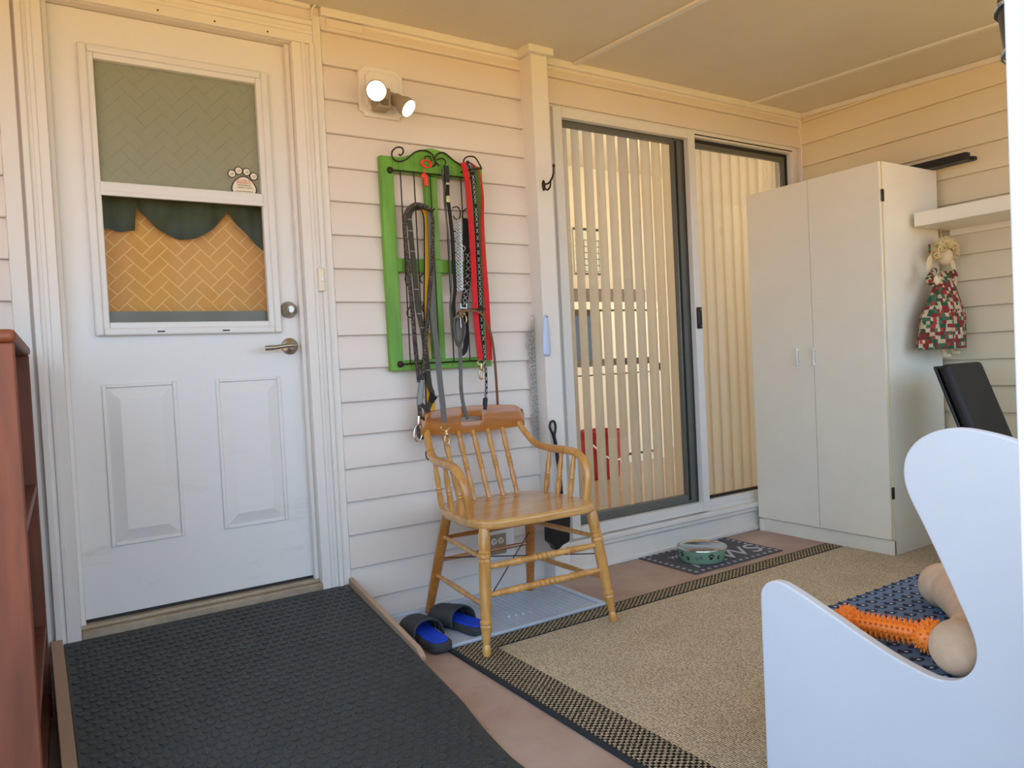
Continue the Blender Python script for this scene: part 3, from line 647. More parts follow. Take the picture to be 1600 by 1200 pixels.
head((1.16,-0.13,2.015), (-.42, -1, -.18), .036, .075)
head((1.288,-0.13,1.969), (.5, -.75, -.72), .033, .09)
obj('lamp_arm', B().tube([(1.199,-0.05,2.028), (1.229,-0.08,2.032), (1.266,-0.085,2.024)], .010, 10), 'fixture', ml)
tag(obj('white_cable', B().tube(spl([(0.997,-0.035,2.359),(0.981,-0.035,2.337),(0.965,-0.035,2.315),(0.961,-0.035,2.277)]), .0035, 8), 'trim'), 'thin white cable looping at the casing corner', 'cable')
db = thing('doorbell', (0.945,-0.018,1.321), 'small cream doorbell button on the door casing', 'doorbell'); q = (0.942,-0.025,1.32)
obj('bell_case', bx(q[0]-.012, q[0]+.012, -.040, -.018, q[2]-.044, q[2]+.044), 'sticker', db, bevel=.005, seg=3)
obj('bell_button', B().lathe([(0, .004), (.007, .004), (.008, .002), (.008, 0), (0, 0)], 16, Matrix.Translation((q[0], -.040, q[2])) @ RX), 'white', db)

# ================================================================== GREEN WALL RACK
rk = thing('wall_rack', (1.425, -.03, .965), 'green wooden window frame rack with wire hooks holding leashes', 'rack')
RY0, RY1 = -.046, -.018
def rbox(nm, x0, x1, z0, z1): return obj(nm, bx(x0, x1, RY0, RY1, z0, z1), 'green', rk, bevel=.002)
rbox('stile', 1.197, 1.250, .967, 1.803); rbox('stile', 1.602, 1.655, .967, 1.803)
rbox('rail', 1.25, 1.602, .967, 1.008); rbox('rail', 1.25, 1.602, 1.355, 1.408)
rbox('mullion', 1.388, 1.438, 1.008, 1.355); rbox('mullion', 1.388, 1.438, 1.408, 1.74)
tp = [(1.25, 1.745), (1.602, 1.745), (1.602, 1.803)] + [(1.602-.352*t, 1.803+.05*(.5-.5*math.cos(2*PI*t))**1.3) for t in [i/24 for i in range(1, 24)]] + [(1.25, 1.803)]
obj('top_rail', B().prism(tp, 'y', RY0, RY1), 'green', rk)
WY = -.056
def wire(pts, r=.0032): return obj('wire', B().tube(spl(pts, 6), r, 6), 'wire', rk)
wire([(1.235, WY, 1.748), (1.42, WY, 1.748), (1.615, WY, 1.748)]); wire([(1.235, WY, .993), (1.615, WY, .993)])
for x, z in ((1.235, 1.748), (1.615, 1.748), (1.235, .993), (1.615, .993)): obj('bolt_head', B().ball((x, -.05, z), (.013, .009, .013), 12, 8), 'wire', rk)
for x in (1.275, 1.333, 1.405, 1.47, 1.545): wire([(x, WY, .993), (x, WY, 1.4), (x, WY, 1.748)], .0026)
wire([(1.272,-0.058,1.813),(1.279,-0.058,1.807),(1.291,-0.058,1.821),(1.287,-0.058,1.837),(1.265,-0.058,1.837),(1.245,-0.058,1.82),(1.244,-0.058,1.796),(1.267,-0.058,1.783),(1.301,-0.058,1.794),(1.341,-0.058,1.826),(1.381,-0.058,1.838),(1.415,-0.058,1.829),(1.428,-0.058,1.805),(1.429,-0.058,1.787),(1.417,-0.058,1.778)]); wire([(1.645,-0.058,1.796),(1.617,-0.058,1.835),(1.58,-0.058,1.834),(1.561,-0.058,1.814),(1.571,-0.058,1.789),(1.524,-0.058,1.807),(1.473,-0.058,1.838),(1.443,-0.058,1.83),(1.428,-0.058,1.805),(1.447,-0.058,1.784)])

for pts in ([(1.386,-0.06,1.795),(1.384,-0.06,1.813),(1.407,-0.06,1.815),(1.411,-0.06,1.787)], [(1.435,-0.06,1.805),(1.459,-0.06,1.815),(1.476,-0.06,1.804),(1.468,-0.06,1.778)], [(1.494,-0.065,1.617),(1.516,-0.065,1.623),(1.529,-0.065,1.606),(1.525,-0.065,1.58),(1.507,-0.065,1.571),(1.496,-0.065,1.586)], [(1.537,-0.065,1.58),(1.544,-0.065,1.607),(1.56,-0.065,1.619)], [(1.279,-0.06,1.35),(1.269,-0.06,1.325),(1.279,-0.06,1.3),(1.293,-0.06,1.298)], [(1.349,-0.06,1.349),(1.333,-0.06,1.329),(1.343,-0.06,1.309)], [(1.285,-0.06,1.217),(1.27,-0.06,1.197),(1.274,-0.06,1.177),(1.288,-0.06,1.175)], [(1.353,-0.06,1.24),(1.338,-0.06,1.215),(1.345,-0.06,1.189),(1.356,-0.06,1.182)], [(1.489,-0.06,1.526),(1.512,-0.06,1.517),(1.505,-0.06,1.491)], [(1.486,-0.06,1.485),(1.513,-0.06,1.481),(1.508,-0.06,1.455)], [(1.484,-0.06,1.438),(1.51,-0.06,1.434),(1.503,-0.06,1.418)]): wire(pts, .0026)
hk = obj('peg', B().tube([(1.324,-0.05,1.605), (1.322,-0.11,1.595), (1.377,-0.115,1.588), (1.386,-0.115,1.596)], .004, 8), 'wire', rk)
obj('peg', B().tube([(1.552, -.05, 1.77), (1.57, -.1, 1.772), (1.612, -.118, 1.775)], .004, 8), 'wire', rk)
obj('peg', B().tube([(1.501,-0.05,1.189), (1.495,-0.1,1.201), (1.595,-0.115,1.202)], .004, 8), 'wire', rk)

# ================================================================== LEASHES
G = 'dog leads on the green rack'
def ringt(c, rx, rz, r, y=None, n=20): return [(c[0]+rx*math.cos(2*PI*i/n), c[1], c[2]+rz*math.sin(2*PI*i/n)) for i in range(n)]
def snap(b, top, bot, r=.004):
    t, o = Vector(top), Vector(bot); d = o-t
    b.tube([t, t+d*.25], r*1.5, 8); b.ball(t+d*.3, r*1.9, 8, 6)
    m = t+d*.68; n = Vector((d.z, 0, -d.x)).normalized(); L = d.length*.32
    b.tube([m + d.normalized()*L*math.cos(a)*1.0 + n*L*.55*math.sin(a) for a in [2*PI*i/18 for i in range(18)]], r*.8, 8, closed=True); return b
# speckled rope
t = thing('rope_leash', (1.32,-0.08,1.313), 'black speckled rope leash looped over the left peg with grey sleeve', 'leash', G)
up = [(1.294,-0.085,0.919),(1.29,-0.085,0.982),(1.285,-0.085,1.075),(1.283,-0.085,1.17),(1.277,-0.085,1.287),(1.272,-0.085,1.399),(1.268,-0.085,1.473),(1.268,-0.085,1.54),(1.281,-0.085,1.585),(1.313,-0.085,1.612),(1.349,-0.085,1.612),(1.376,-0.085,1.599),(1.389,-0.085,1.572),(1.385,-0.085,1.479),(1.374,-0.085,1.364),(1.36,-0.085,1.271),(1.352,-0.085,1.207),(1.339,-0.085,1.132),(1.325,-0.085,1.036),(1.311,-0.085,0.944),(1.305,-0.085,0.919)]
obj('rope', B().tube(spl(up, 5), .0085, 10), 'rope', t)
obj('rope_loop', B().tube(spl([(1.29,-0.085,0.842),(1.306,-0.085,0.825),(1.316,-0.085,0.81),(1.318,-0.085,0.756),(1.307,-0.085,0.714),(1.291,-0.085,0.701),(1.28,-0.085,0.717),(1.284,-0.085,0.752),(1.29,-0.085,0.791),(1.289,-0.085,0.832)], 5), .008, 10), 'rope', t)
obj('sleeve', B().tube([(1.306,-0.085,0.926), (1.297,-0.085,0.876)], [.0125, .0125], 12).tube([(1.297,-0.085,0.876), (1.289,-0.085,0.832)], [.0135, .011], 12), 'sleeve', t)
obj('snap_hook', snap(B(), (1.277,-0.1,0.788), (1.267,-0.1,0.689), .0038), 'steel', t)
# olive flat leash
t = thing('flat_leash', (1.308,-0.075,1.314), 'dark olive webbing leash with pale stitch marks beside the rope', 'leash', G)
ol = spl([(1.34,-0.074,1.606),(1.312,-0.074,1.599),(1.295,-0.074,1.571),(1.296,-0.074,1.524),(1.298,-0.074,1.476),(1.306,-0.074,1.326),(1.311,-0.074,1.213),(1.322,-0.074,1.15),(1.33,-0.074,1.095),(1.337,-0.074,0.998),(1.344,-0.074,0.904),(1.354,-0.074,0.868),(1.345,-0.074,0.838),(1.33,-0.074,0.808),(1.323,-0.074,0.745),(1.322,-0.074,0.682)], 6)
s_ = obj('strap', B().ribbon(ol, .022, .003), 'olive', t)
for k in range(14, 62, 6): p_ = ol[k]; obj('stitch', bx(p_.x-.009, p_.x+.009, p_.y-.0028, p_.y-.0014, p_.z-.0011, p_.z+.0011), 'whitestitch', s_)
obj('clip', snap(B(), (1.321,-0.076,0.677), (1.323,-0.076,0.611), .0034), 'black', t)
obj('triangle_tab', B().prism([(1.342,-0.08,0.879)[::2], (1.372,-0.08,0.854)[::2], (1.351,-0.08,0.832)[::2], (1.335,-0.08,0.849)[::2]], 'y', -.083, -.079), 'blackweb', t)
# yellow
t = thing('yellow_leash', (1.362,-0.07,1.366), 'yellow webbing leash with dark edges inside the rope loop', 'leash', G)
yl = spl([(1.357,-0.068,1.604),(1.367,-0.068,1.589),(1.372,-0.068,1.557),(1.369,-0.068,1.481),(1.363,-0.068,1.366),(1.354,-0.068,1.252),(1.348,-0.068,1.112),(1.342,-0.068,0.96),(1.339,-0.068,0.846),(1.335,-0.068,0.782)], 5)
obj('strap', B().ribbon(yl, .017, .003), 'yellow', t); obj('edge_binding', B().ribbon([p - Vector((.010, -.001, 0)) for p in yl], .005, .004), 'blackweb', t)
obj('end_loop', B().ribbon(spl([(1.346,-0.072,0.878),(1.35,-0.072,0.853),(1.357,-0.072,0.827),(1.352,-0.072,0.786),(1.342,-0.072,0.769)], 5), .017, .003), 'yellow', t)
# grey long strap over chair
t = thing('grey_leash', (1.385,-0.11,1.008), 'long grey webbing leash hanging in front of the chair back', 'leash', G)
gp = [(1.381,-0.085,1.592), (1.377,-0.085,1.415), (1.367,-0.09,1.225), (1.367,-0.095,1.148), (1.37,-0.105,1.034), (1.365,-0.125,0.92), (1.359,-0.15,0.823), (1.358,-0.155,0.758)]
obj('strap', B().ribbon(spl(gp, 5), .0235, .003), 'greyweb', t)
c = (1.361,-0.155,0.738)
obj('d_ring', B().tube(ringt((c[0], c[1], c[2]), .018, .011, .0025), .0025, 8, closed=True), 'gold', t)
obj('snap_hook', snap(B(), (1.365,-0.155,0.728), (1.367,-0.155,0.672), .0055), 'gold', t)
# black lead with metal clasp
t = thing('slim_black_lead', (1.472,-0.08,1.471), 'slim black lead with a bright metal clasp near its top', 'leash', G)
bp_ = spl([(1.463,-0.085,1.766),(1.461,-0.085,1.774),(1.466,-0.085,1.71),(1.465,-0.085,1.646),(1.469,-0.085,1.598),(1.476,-0.085,1.488),(1.475,-0.085,1.377),(1.476,-0.085,1.29),(1.466,-0.085,1.225),(1.468,-0.085,1.148),(1.471,-0.085,1.104)], 5)
obj('strap', B().ribbon(bp_, .013, .006), 'blackweb', t); obj('second_strand', B().ribbon([p + Vector((-.012, .01, -.01)) for p in bp_[2:]], .006, .004), 'greyweb', t)
c = (1.461,-0.092,1.644); obj('clasp', bx(c[0]-.009, c[0]+.009, c[1]-.005, c[1]+.006, c[2]-.014, c[2]+.014), 'gold', t, bevel=.002)
c = (1.462,-0.092,1.706); obj('keeper', bx(c[0]-.007, c[0]+.007, c[1]-.004, c[1]+.006, c[2]-.005, c[2]+.005), 'gold', t, bevel=.001)
obj('top_grip', B().ribbon([(1.46,-0.092,1.777),(1.461,-0.092,1.713)], .020, .008), 'black', t)
# chain collar
def chain_mesh(path, pitch, rx, r, seg=5, doubles=((0, 0, 0),)):
    b = B(); P = path; acc = 0; k = 0; last = P[0]
    for i in range(1, len(P)):
        sg = P[i]-P[i-1]; L = sg.length; s0 = 0
        while acc + (L - s0) >= pitch:
            s0 += pitch-acc; acc = 0; c = P[i-1] + sg*(s0/L); dn = sg.normalized()
            side = Vector((1, 0, 0)) if k % 2 else Vector((.55, .83, 0)); k += 1
            for dd in doubles:
                cc = c + Vector(dd)
                b.tube([cc + dn*pitch*.78*math.cos(a) + side*rx*math.sin(a) for a in [2*PI*j/10 for j in range(10)]], r, seg, closed=True)
        acc += L - s0
    return b
t = tag(obj('chain_collar', chain_mesh(spl([(1.5,-0.09,1.566),(1.502,-0.09,1.522),(1.502,-0.09,1.445),(1.498,-0.09,1.367),(1.497,-0.09,1.284)], 8), .007, .007, .0018, 5, ((-.008, 0, 0), (0, -.006, .003), (.008, 0, 0))), 'chain'), 'silver chain collar folded over a wire hook', 'collar', G)
# black strap with white cross stitching
def xst(b, pts, wd, yoff, step=.022):
    acc = 0
    for i in range(1, len(pts)):
        acc += (pts[i]-pts[i-1]).length
        if acc > step:
            acc = 0; p_ = pts[i]; d = (pts[i]-pts[i-1]).normalized(); n = Vector((d.z, 0, -d.x))
            for sg in (1, -1): b.tube([p_ - d*step*.48 - n*wd*.42*sg + Vector((0, yoff, 0)), p_ + d*step*.48 + n*wd*.42*sg + Vector((0, yoff, 0))], .0012, 4)
    return b
t = thing('stitched_collar', (1.546,-0.075,1.423), 'black collar strap with white cross stitching beside the chain', 'collar', G)
cp = spl([(1.549,-0.076,1.576),(1.542,-0.076,1.469),(1.548,-0.076,1.409),(1.54,-0.076,1.331),(1.525,-0.076,1.252),(1.517,-0.076,1.216)], 8)
s_ = obj('strap', B().ribbon(cp, .029, .004), 'blackweb', t); obj('cross_stitching', xst(B(), cp[10:], .024, -.003), 'whitestitch', s_)
c = (1.522,-0.083,1.452); obj('tag_ring', B().tube(ringt(c, .011, .011, .002), .0016, 6, closed=True), 'chain', t)
obj('buckle', B().tube([(1.5,-0.083,1.228), (1.498,-0.083,1.21), (1.526,-0.083,1.207), (1.527,-0.083,1.228)], .0025, 8), 'steel', t)
obj('lower_strap', B().ribbon(spl([(1.52,-0.072,1.208),(1.522,-0.072,1.148),(1.525,-0.072,1.096),(1.516,-0.072,1.043),(1.497,-0.072,1.023)], 6), .022, .004), 'blackweb', t)
obj('snap_hook', snap(B(), (1.509,-0.086,1.202), (1.512,-0.086,1.147), .0042), 'gold', t)
# red leash
t = thing('red_leash', (1.58,-0.09,1.369), 'wide bright red webbing leash doubled over the right peg', 'leash', G)
rdl = [(1.533,-0.105,1.794),(1.548,-0.105,1.711),(1.551,-0.105,1.625),(1.554,-0.105,1.544),(1.556,-0.105,1.432),(1.555,-0.105,1.291),(1.555,-0.105,1.21),(1.556,-0.105,1.145),(1.561,-0.105,1.067),(1.566,-0.105,0.996)]
rdr = [(1.557,-0.085,1.806),(1.592,-0.085,1.795),(1.618,-0.085,1.763),(1.628,-0.085,1.667),(1.618,-0.085,1.524),(1.62,-0.085,1.379),(1.622,-0.085,1.252),(1.622,-0.085,1.159),(1.622,-0.085,1.066),(1.622,-0.085,0.992)]
obj('strap', B().ribbon(spl(rdl, 5), .025, .003), 'redcloth', t)
rw_ = spl(rdr, 5); obj('strap_back', B().ribbon(rw_, [.006]*11+[.006+.019*min(1, i/18) for i in range(len(rw_)-11)], .003), 'redcloth', t)
c = (1.565,-0.108,0.985); obj('d_ring', B().tube(ringt(c, .015, .010, .002), .0024, 8, closed=True), 'gold', t)
obj('snap_hook', snap(B(), (1.566,-0.108,0.98), (1.564,-0.108,0.917), .0042), 'gold', t)
# patterned black lead with green lining
t = thing('patterned_lead', (1.586,-0.08,1.371), 'black lead with white zigzag print between the red strands', 'leash', G)
pp = spl([(1.557,-0.09,1.803),(1.579,-0.09,1.774),(1.586,-0.09,1.662),(1.589,-0.09,1.55),(1.589,-0.09,1.38),(1.588,-0.09,1.246),(1.588,-0.09,1.146),(1.592,-0.09,1.067),(1.598,-0.09,0.948),(1.595,-0.09,0.868),(1.587,-0.09,0.821)], 6)
wds = [.018]*36 + [.018 - .008*min(1, (i)/12) for i in range(len(pp)-36)]
s_ = obj('strap', B().ribbon(pp, wds, .004), 'blackweb', t); obj('zigzag_print', xst(B(), pp, .013, -.003, .018), 'whitestitch', s_)
obj('end_grip', B().ribbon([(1.587,-0.094,0.837),(1.58,-0.094,0.79)], .017, .010), 'black', t)
t = tag(obj('green_lead', B().ribbon(spl([(1.576,-0.082,1.799),(1.604,-0.082,1.76),(1.614,-0.082,1.666),(1.612,-0.082,1.55),(1.6,-0.082,1.423),(1.601,-0.082,1.292),(1.598,-0.082,1.186)], 5), .018, .003), 'greenweb'), 'olive green webbing lead half hidden between red strands', 'leash', G)
# grey leather collar with buckle
t = thing('leather_collar', (1.478,-0.1,1.108), 'worn grey leather collar with a metal buckle and long tail', 'collar', G)
lp = spl([(1.482,-0.1,1.177),(1.461,-0.1,1.17),(1.452,-0.1,1.139),(1.456,-0.1,1.09),(1.472,-0.1,1.054),(1.491,-0.1,1.082),(1.501,-0.1,1.12),(1.493,-0.1,1.159)], 6, closed=True)
b = B().tube(lp, .010, 8, closed=True, sq=.4); obj('coil', b, 'greyleather', t)
obj('coil_inner', B().ball((1.476,-0.098,1.116), (.018, .007, .052), 14, 10), 'greyleather', t)
obj('tail', B().ribbon(spl([(1.474,-0.096,1.062),(1.479,-0.096,1.046),(1.476,-0.096,0.953),(1.474,-0.096,0.876),(1.483,-0.096,0.802),(1.498,-0.096,0.757)], 6), .0155, .003), 'greyleather', t)
obj('buckle', B().tube(spl([(1.454,-0.112,1.169),(1.472,-0.112,1.174),(1.478,-0.112,1.159),(1.478,-0.112,1.128)], 5), .0032, 8), 'steel', t)
t = tag(obj('leather_strap', B().ribbon(spl([(1.467,-0.118,1.191), (1.521,-0.122,1.196), (1.573,-0.118,1.183), (1.6,-0.11,1.142), (1.622,-0.105,1.1), (1.635,-0.1,1.025), (1.646,-0.09,0.918), (1.669,-0.055,0.788), (1.672,-0.05,0.727)], 6), .010, .004), 'leather'), 'thin brown leather strap trailing behind the chair back', 'strap', G)
# orange whistle
t = thing('coil_whistle', (1.378,-0.07,1.746), 'red orange plastic whistle on a coiled wristband', 'whistle')
c = (1.381,-0.075,1.781)
cp = [(c[0] + (.020+.004*math.cos(22*a))*math.cos(a), c[1]+.004*math.sin(22*a), c[2] + .014*math.sin(a)) for a in [2*PI*i/160 for i in range(160)]]
obj('coil_band', B().tube(cp, .0028, 6, closed=True), 'redorange', t)
c = (1.37,-0.075,1.719); obj('whistle_body', B().ball((c[0]-.002, c[1], c[2]+.012), (.013, .008, .012), 12, 8).box(c[0]-.003, c[0]+.012, c[1]-.006, c[1]+.006, c[2]-.026, c[2]+.014), 'redorange', t, bevel=.001)
obj('cord', B().tube([(c[0], c[1], c[2]+.02), (c[0]+.002, c[1], c[2]+.038)], .0015, 6), 'redorange', t)

# ================================================================== RUG, MATS, TRAY
RX0, RX1, RX2, RYF, RYN = 1.165, 3.285, 3.80, -.475, -2.38
rg = thing('area_rug', (2.4, -1.4, 0), 'beige woven area rug with black and tan braided border', 'rug')
b = B(); b.prism([(RX0+.012, RYN), (RX2, RYN), (RX2, -.83), (RX1, -.83), (RX1, RYF-.006), (RX0+.012, RYF-.006)], 'z', .001, .008); obj('field', b, 'rugin', rg, smooth=False)
obj('border_band', bx(RX0+.012, RX1-.01, RYF-.088, RYF-.008, .0075, .0095), 'rugb', rg); obj('border_band', bx(RX0+.012, RX0+.135, RYN, RYF-.088, .0075, .0095), 'rugb', rg)
obj('border_line', bx(RX0+.135, RX1-.01, RYF-.095, RYF-.088, .0075, .0098), 'rugedge', rg)
obj('edge_binding', bx(RX0-.006, RX0+.013, RYN, RYF, .0, .0095), 'rugedge', rg, bevel=.003); obj('edge_binding', bx(RX0-.006, RX1, RYF-.009, RYF, .0, .0095), 'rugedge', rg, bevel=.003)
ty = thing('boot_tray', (1.5, -.26, 0), 'pale grey ribbed plastic boot tray under the oak chair', 'tray')
TX0, TX1, TY0, TY1 = 1.125, 1.875, -.468, -.03
obj('tray_base', bx(TX0, TX1, TY0, TY1, .0015, .006), 'tray', ty, bevel=.002)
obj('tray_rim', B().box(TX0, TX1, TY0, TY0+.022, .004, .016).box(TX0, TX1, TY1-.022, TY1, .004, .016).box(TX0, TX0+.022, TY0+.022, TY1-.022, .004, .016).box(TX1-.022, TX1, TY0+.022, TY1-.022, .004, .016), 'tray', ty, bevel=.005, seg=3)
for i in range(16): obj('rib', bx(1.46+i*.0245, 1.468+i*.0245, TY0+.06, TY1-.05, .0055, .0095), 'tray', ty, bevel=.002)
for i in range(4): obj('nub', B().ball((1.50+i*.03, -.33-.006*i, .006), (.006, .006, .005), 10, 6), 'white', ty)
def paw(b, cx, cy, s, z, rot=0, flip=1):
    def o(px, py, rx, ry, r0=0):
        ps = []
        for i in range(12):
            a = 2*PI*i/12; x, y = rx*math.cos(a), ry*math.sin(a); x, y = x*math.cos(r0)-y*math.sin(r0), x*math.sin(r0)+y*math.cos(r0)
            x, y = (px+x)*s, (py+y)*s; ps.append((cx + x*math.cos(rot)-y*math.sin(rot), cy + x*math.sin(rot)+y*math.cos(rot)))
        b.prism(ps, 'z', z, z+.0006)
    o(0, -.25, .42, .34); o(-.5, .22, .17, .26, .4); o(-.18, .52, .17, .27, .1); o(.18, .52, .17, .27, -.1); o(.5, .22, .17, .26, -.4)
pmx = thing('feeding_mat', (2.735, -.215, 0), 'charcoal feeding mat with pale paw print edge under the bowl', 'mat')
obj('mat_cloth', bx(2.435, 3.035, -.41, -.03, .001, .005), 'petmat', pmx, bevel=.002)
b = B()
for i in range(14):
    x = 2.46 + i*.0423
    for y in (-.388, -.052): paw(b, x, y, .0135, .005, random.uniform(-.5, .5))
for i in range(1, 9):
    y = -.388 + i*.0373
    for x in (2.46, 3.01): paw(b, x, y, .0135, .005, random.uniform(-.5, .5)+PI/2)
tag(obj('paw_border', b, 'matprint', pmx, smooth=False), 'pale paw prints along the mat edge', kind='stuff')
text_mesh('wipe your', .085, 'matprint', pmx, Matrix.Translation((2.70, -.165, .0052)), shear=.3)
text_mesh('PAWS', .18, 'matprint', pmx, Matrix.Translation((2.745, -.345, .0052)), shear=.3)
BC = Vector((2.632, -.262, .0055))
bw = thing('dog_bowl', BC, 'sage green steel dog bowl with black paw prints and water', 'bowl')
mB = Matrix.Translation(BC)
obj('bowl_outer', B().lathe([(0, 0), (.098, 0), (.101, .003), (.112, .062), (.110, .062), (.099, .006), (0, .006)], 40, mB), 'bowlgreen', bw)
obj('steel_liner', B().lathe([(0, .012), (.088, .012), (.095, .02), (.107, .064), (.110, .0665), (.116, .066), (.117, .063), (.1125, .060)], 40, mB), 'steel', bw)
obj('base_ring', B().lathe([(.094, .0), (.0995, .0), (.1005, .004), (.095, .004)], 40, mB), 'black', bw)
wm = NT('clear_water'); wm.b.inputs['Base Color'].default_value = lin((120, 96, 84)); wm.b.inputs['Roughness'].default_value = .03; MT['water'] = wm.m
obj('water', B().lathe([(0, .036), (.0985, .036), (.098, .034), (0, .034)], 40, mB), 'water', bw)
def on_bowl(shape, th0, z0, s):
    b = B()
    for poly in shape:
        vs = []
        for (u, v) in poly:
            z = z0 + v*s; r = .101 + (z-.003)*(.011/.059) + .0008; th = th0 + u*s/r; vs.append((BC.x + r*math.cos(th), BC.y + r*math.sin(th), BC.z + z))
        b.poly(vs, [tuple(range(len(vs)))])
    return b
def ell(cx, cy, rx, ry, r0=0): return [(cx + rx*math.cos(a)*math.cos(r0) - ry*math.sin(a)*math.sin(r0), cy + rx*math.cos(a)*math.sin(r0) + ry*math.sin(a)*math.cos(r0)) for a in [2*PI*i/14 for i in range(14)]]
PAW = [ell(0, -.25, .42, .34), ell(-.5, .22, .17, .26, .4), ell(-.18, .52, .17, .27, .1), ell(.18, .52, .17, .27, -.1), ell(.5, .22, .17, .26, -.4)]
TH0 = math.atan2(-2.75-BC.y, -BC.x)
for dx, z, s in ((-32, .040, .017), (-23, .026, .014), (15, .036, .021), (27, .030, .015)): obj('paw_print', on_bowl(PAW, TH0 + math.asin(dx/39), z, s), 'ink', bw, smooth=False)
bo = [(-1, .35), (-.75, .5), (-.55, .2), (.55, .2), (.75, .5), (1, .35), (.9, 0), (1, -.35), (.75, -.5), (.55, -.2), (-.55, -.2), (-.75, -.5), (-1, -.35), (-.9, 0)]
bo = [(x*math.cos(.3)-y*math.sin(.3), x*math.sin(.3)+y*math.cos(.3)) for x, y in bo]
segs = []
for i in range(14):
    p, q = bo[i], bo[(i+1) % 14]; dx, dy = q[0]-p[0], q[1]-p[1]; L = math.hypot(dx, dy); nx, ny = -dy/L*.06, dx/L*.06
    segs.append([(p[0]-nx, p[1]-ny), (q[0]-nx, q[1]-ny), (q[0]+nx, q[1]+ny), (p[0]+nx, p[1]+ny)])
obj('bone_print', on_bowl(segs, TH0 + math.asin(-5/39), .032, .0155), 'ink', bw, smooth=False)

# ================================================================== SLIPPERS
def slipper(loc, rz, label):
    t = thing('slide_sandal', loc, label, 'sandal', 'blue and charcoal slides by the ramp', rz)
    half = [(.0, -.145), (.025, -.141), (.041, -.124), (.046, -.08), (.044, -.03), (.047, .03), (.055, .075), (.053, .11), (.038, .142), (.013, .156)]
    out = [(x, y) for x, y in half] + [(-x*.93, y) for x, y in half[::-1][:-1]]
    out = [(p.x, p.y) for p in spl([(x, y, 0) for x, y in out], 3, True)]
    obj('sole', B().prism(out, 'z', 0, .030), 'slip', t, local=True, bevel=.007, seg=3)
    obj('footbed', B().prism([(x*.82, y*.9+.0) for x, y in out], 'z', .0285, .034), 'slipin', t, local=True, bevel=.002)
    b = B(); rows = []
    n = 14; m = 9
    for j in range(m+1):
        y = -.030 + .135*j/m; wv = .054 + .004*math.sin(PI*j/m); hh = .070 - .020*(j/m)
        rows.append([b.bm.verts.new((wv*math.cos(PI*(1-i/n))*1.05, y + .012*math.sin(PI*i/n), .018 + (hh-.010)*math.sin(PI*i/n)**.7 + (.002 if j % 2 else 0))) for i in range(n+1)])
    for p, q in zip(rows, rows[1:]):
        for i in range(n): b.bm.faces.new((p[i], p[i+1], q[i+1], q[i]))
    s = obj('strap', b, 'slip', t, local=True, sharp=60); sm = s.modifiers.new('solid', 'SOLIDIFY'); sm.thickness = .006; sm.offset = 0
    b = B()
    for k in (.25, .5, .75):
        y = -.03+.135*k; b.tube([(.056*math.cos(PI*(1-i/n)), y + .012*math.sin(PI*i/n), .021 + (.060-.019*k)*math.sin(PI*i/n)**.7) for i in range(n+1)], .0028, 6)
    obj('strap_ridges', b, 'slip', t, local=True)
    return t
slipper((1.142, -.345, .008), R(-2), 'charcoal slide sandal with blue footbed next to the ramp rail')
slipper((1.300, -.300, .008), R(12), 'charcoal slide sandal with blue footbed nearer the chair leg')

# ================================================================== OAK ARMCHAIR
ch = thing('oak_armchair', (1.507, -.37, .0098), 'golden oak captain armchair with spindle back and turned legs', 'chair', rz=R(-2.5))
def turned(p0, p1, prof, seg=14):
    p0, p1 = Vector(p0), Vector(p1); d = p1-p0; q = d.to_track_quat('Z', 'Y').to_matrix().to_4x4()
    return B().lathe([(0, 0)] + [(r, t*d.length) for t, r in prof] + [(0, d.length)], seg, Matrix.Translation(p0) @ q)
FL = [(0, .012), (.02, .014), (.05, .0155), (.075, .013), (.09, .0105), (.10, .012), (.17, .0165), (.215, .018), (.225, .0205), (.24, .018), (.25, .021), (.27, .021), (.28, .017), (.33, .019), (.5, .0205), (.72, .0205), (.735, .0225), (.755, .0195), (.765, .0225), (.785, .0225), (.795, .0195), (.805, .022), (.82, .0185), (.86, .021), (.95, .0205), (1, .016)]
for s in (-1, 1): obj('leg', turned((.266*s, -.258, 0), (.225*s, -.205, .412), FL), 'oak', ch, local=True)
for s in (-1, 1): obj('leg', turned((.236*s, .275, 0), (.185*s, .16, .412), [(0, .0155), (.3, .019), (.7, .021), (1, .018)]), 'oakd', ch, local=True)
half = [(0, -.252), (.12, -.250), (.19, -.243), (.236, -.215), (.258, -.165), (.262, -.10), (.255, .02), (.235, .12), (.20, .18), (.12, .205), (0, .21)]
out = [(p.x, p.y) for p in spl([(x, y, 0) for x, y in half] + [(-x, y, 0) for x, y in half[::-1][1:-1]], 4, True)]
obj('seat', B().prism(out, 'z', .408, .440), 'oakx', ch, local=True, bevel=.010, seg=3)
# top rail with hand slot
rows = []; b = B(); xs = sorted(set([-.235+.47*i/40 for i in range(41)] + [-.052, .046])); zl, s0, s1 = .692, .738, .758
def rt(x):
    e = abs(x)/.235; q_ = max(0, (e-.80)/.20); return .800 - .014*e*e - .045*(1-math.sqrt(max(0, 1-q_*q_)))
for x in xs:
    y = .287 - .5*x*x; lo = zl + .010*(abs(x)/.235)**2; rows.append([b.bm.verts.new((x, y - .02*(z-.69)*-1, z)) for z in (lo, s0, s1, rt(x))])
for i, (p, q) in enumerate(zip(rows, rows[1:])):
    for k in range(3):
        if k == 1 and xs[i] >= -.0521 and xs[i+1] <= .0461: continue
        b.bm.faces.new((p[k], q[k], q[k+1], p[k+1]))
r_ = obj('top_rail', b, 'oakd', ch, local=True, sharp=60); m = r_.modifiers.new('solid', 'SOLIDIFY'); m.thickness = .022; m.offset = 0
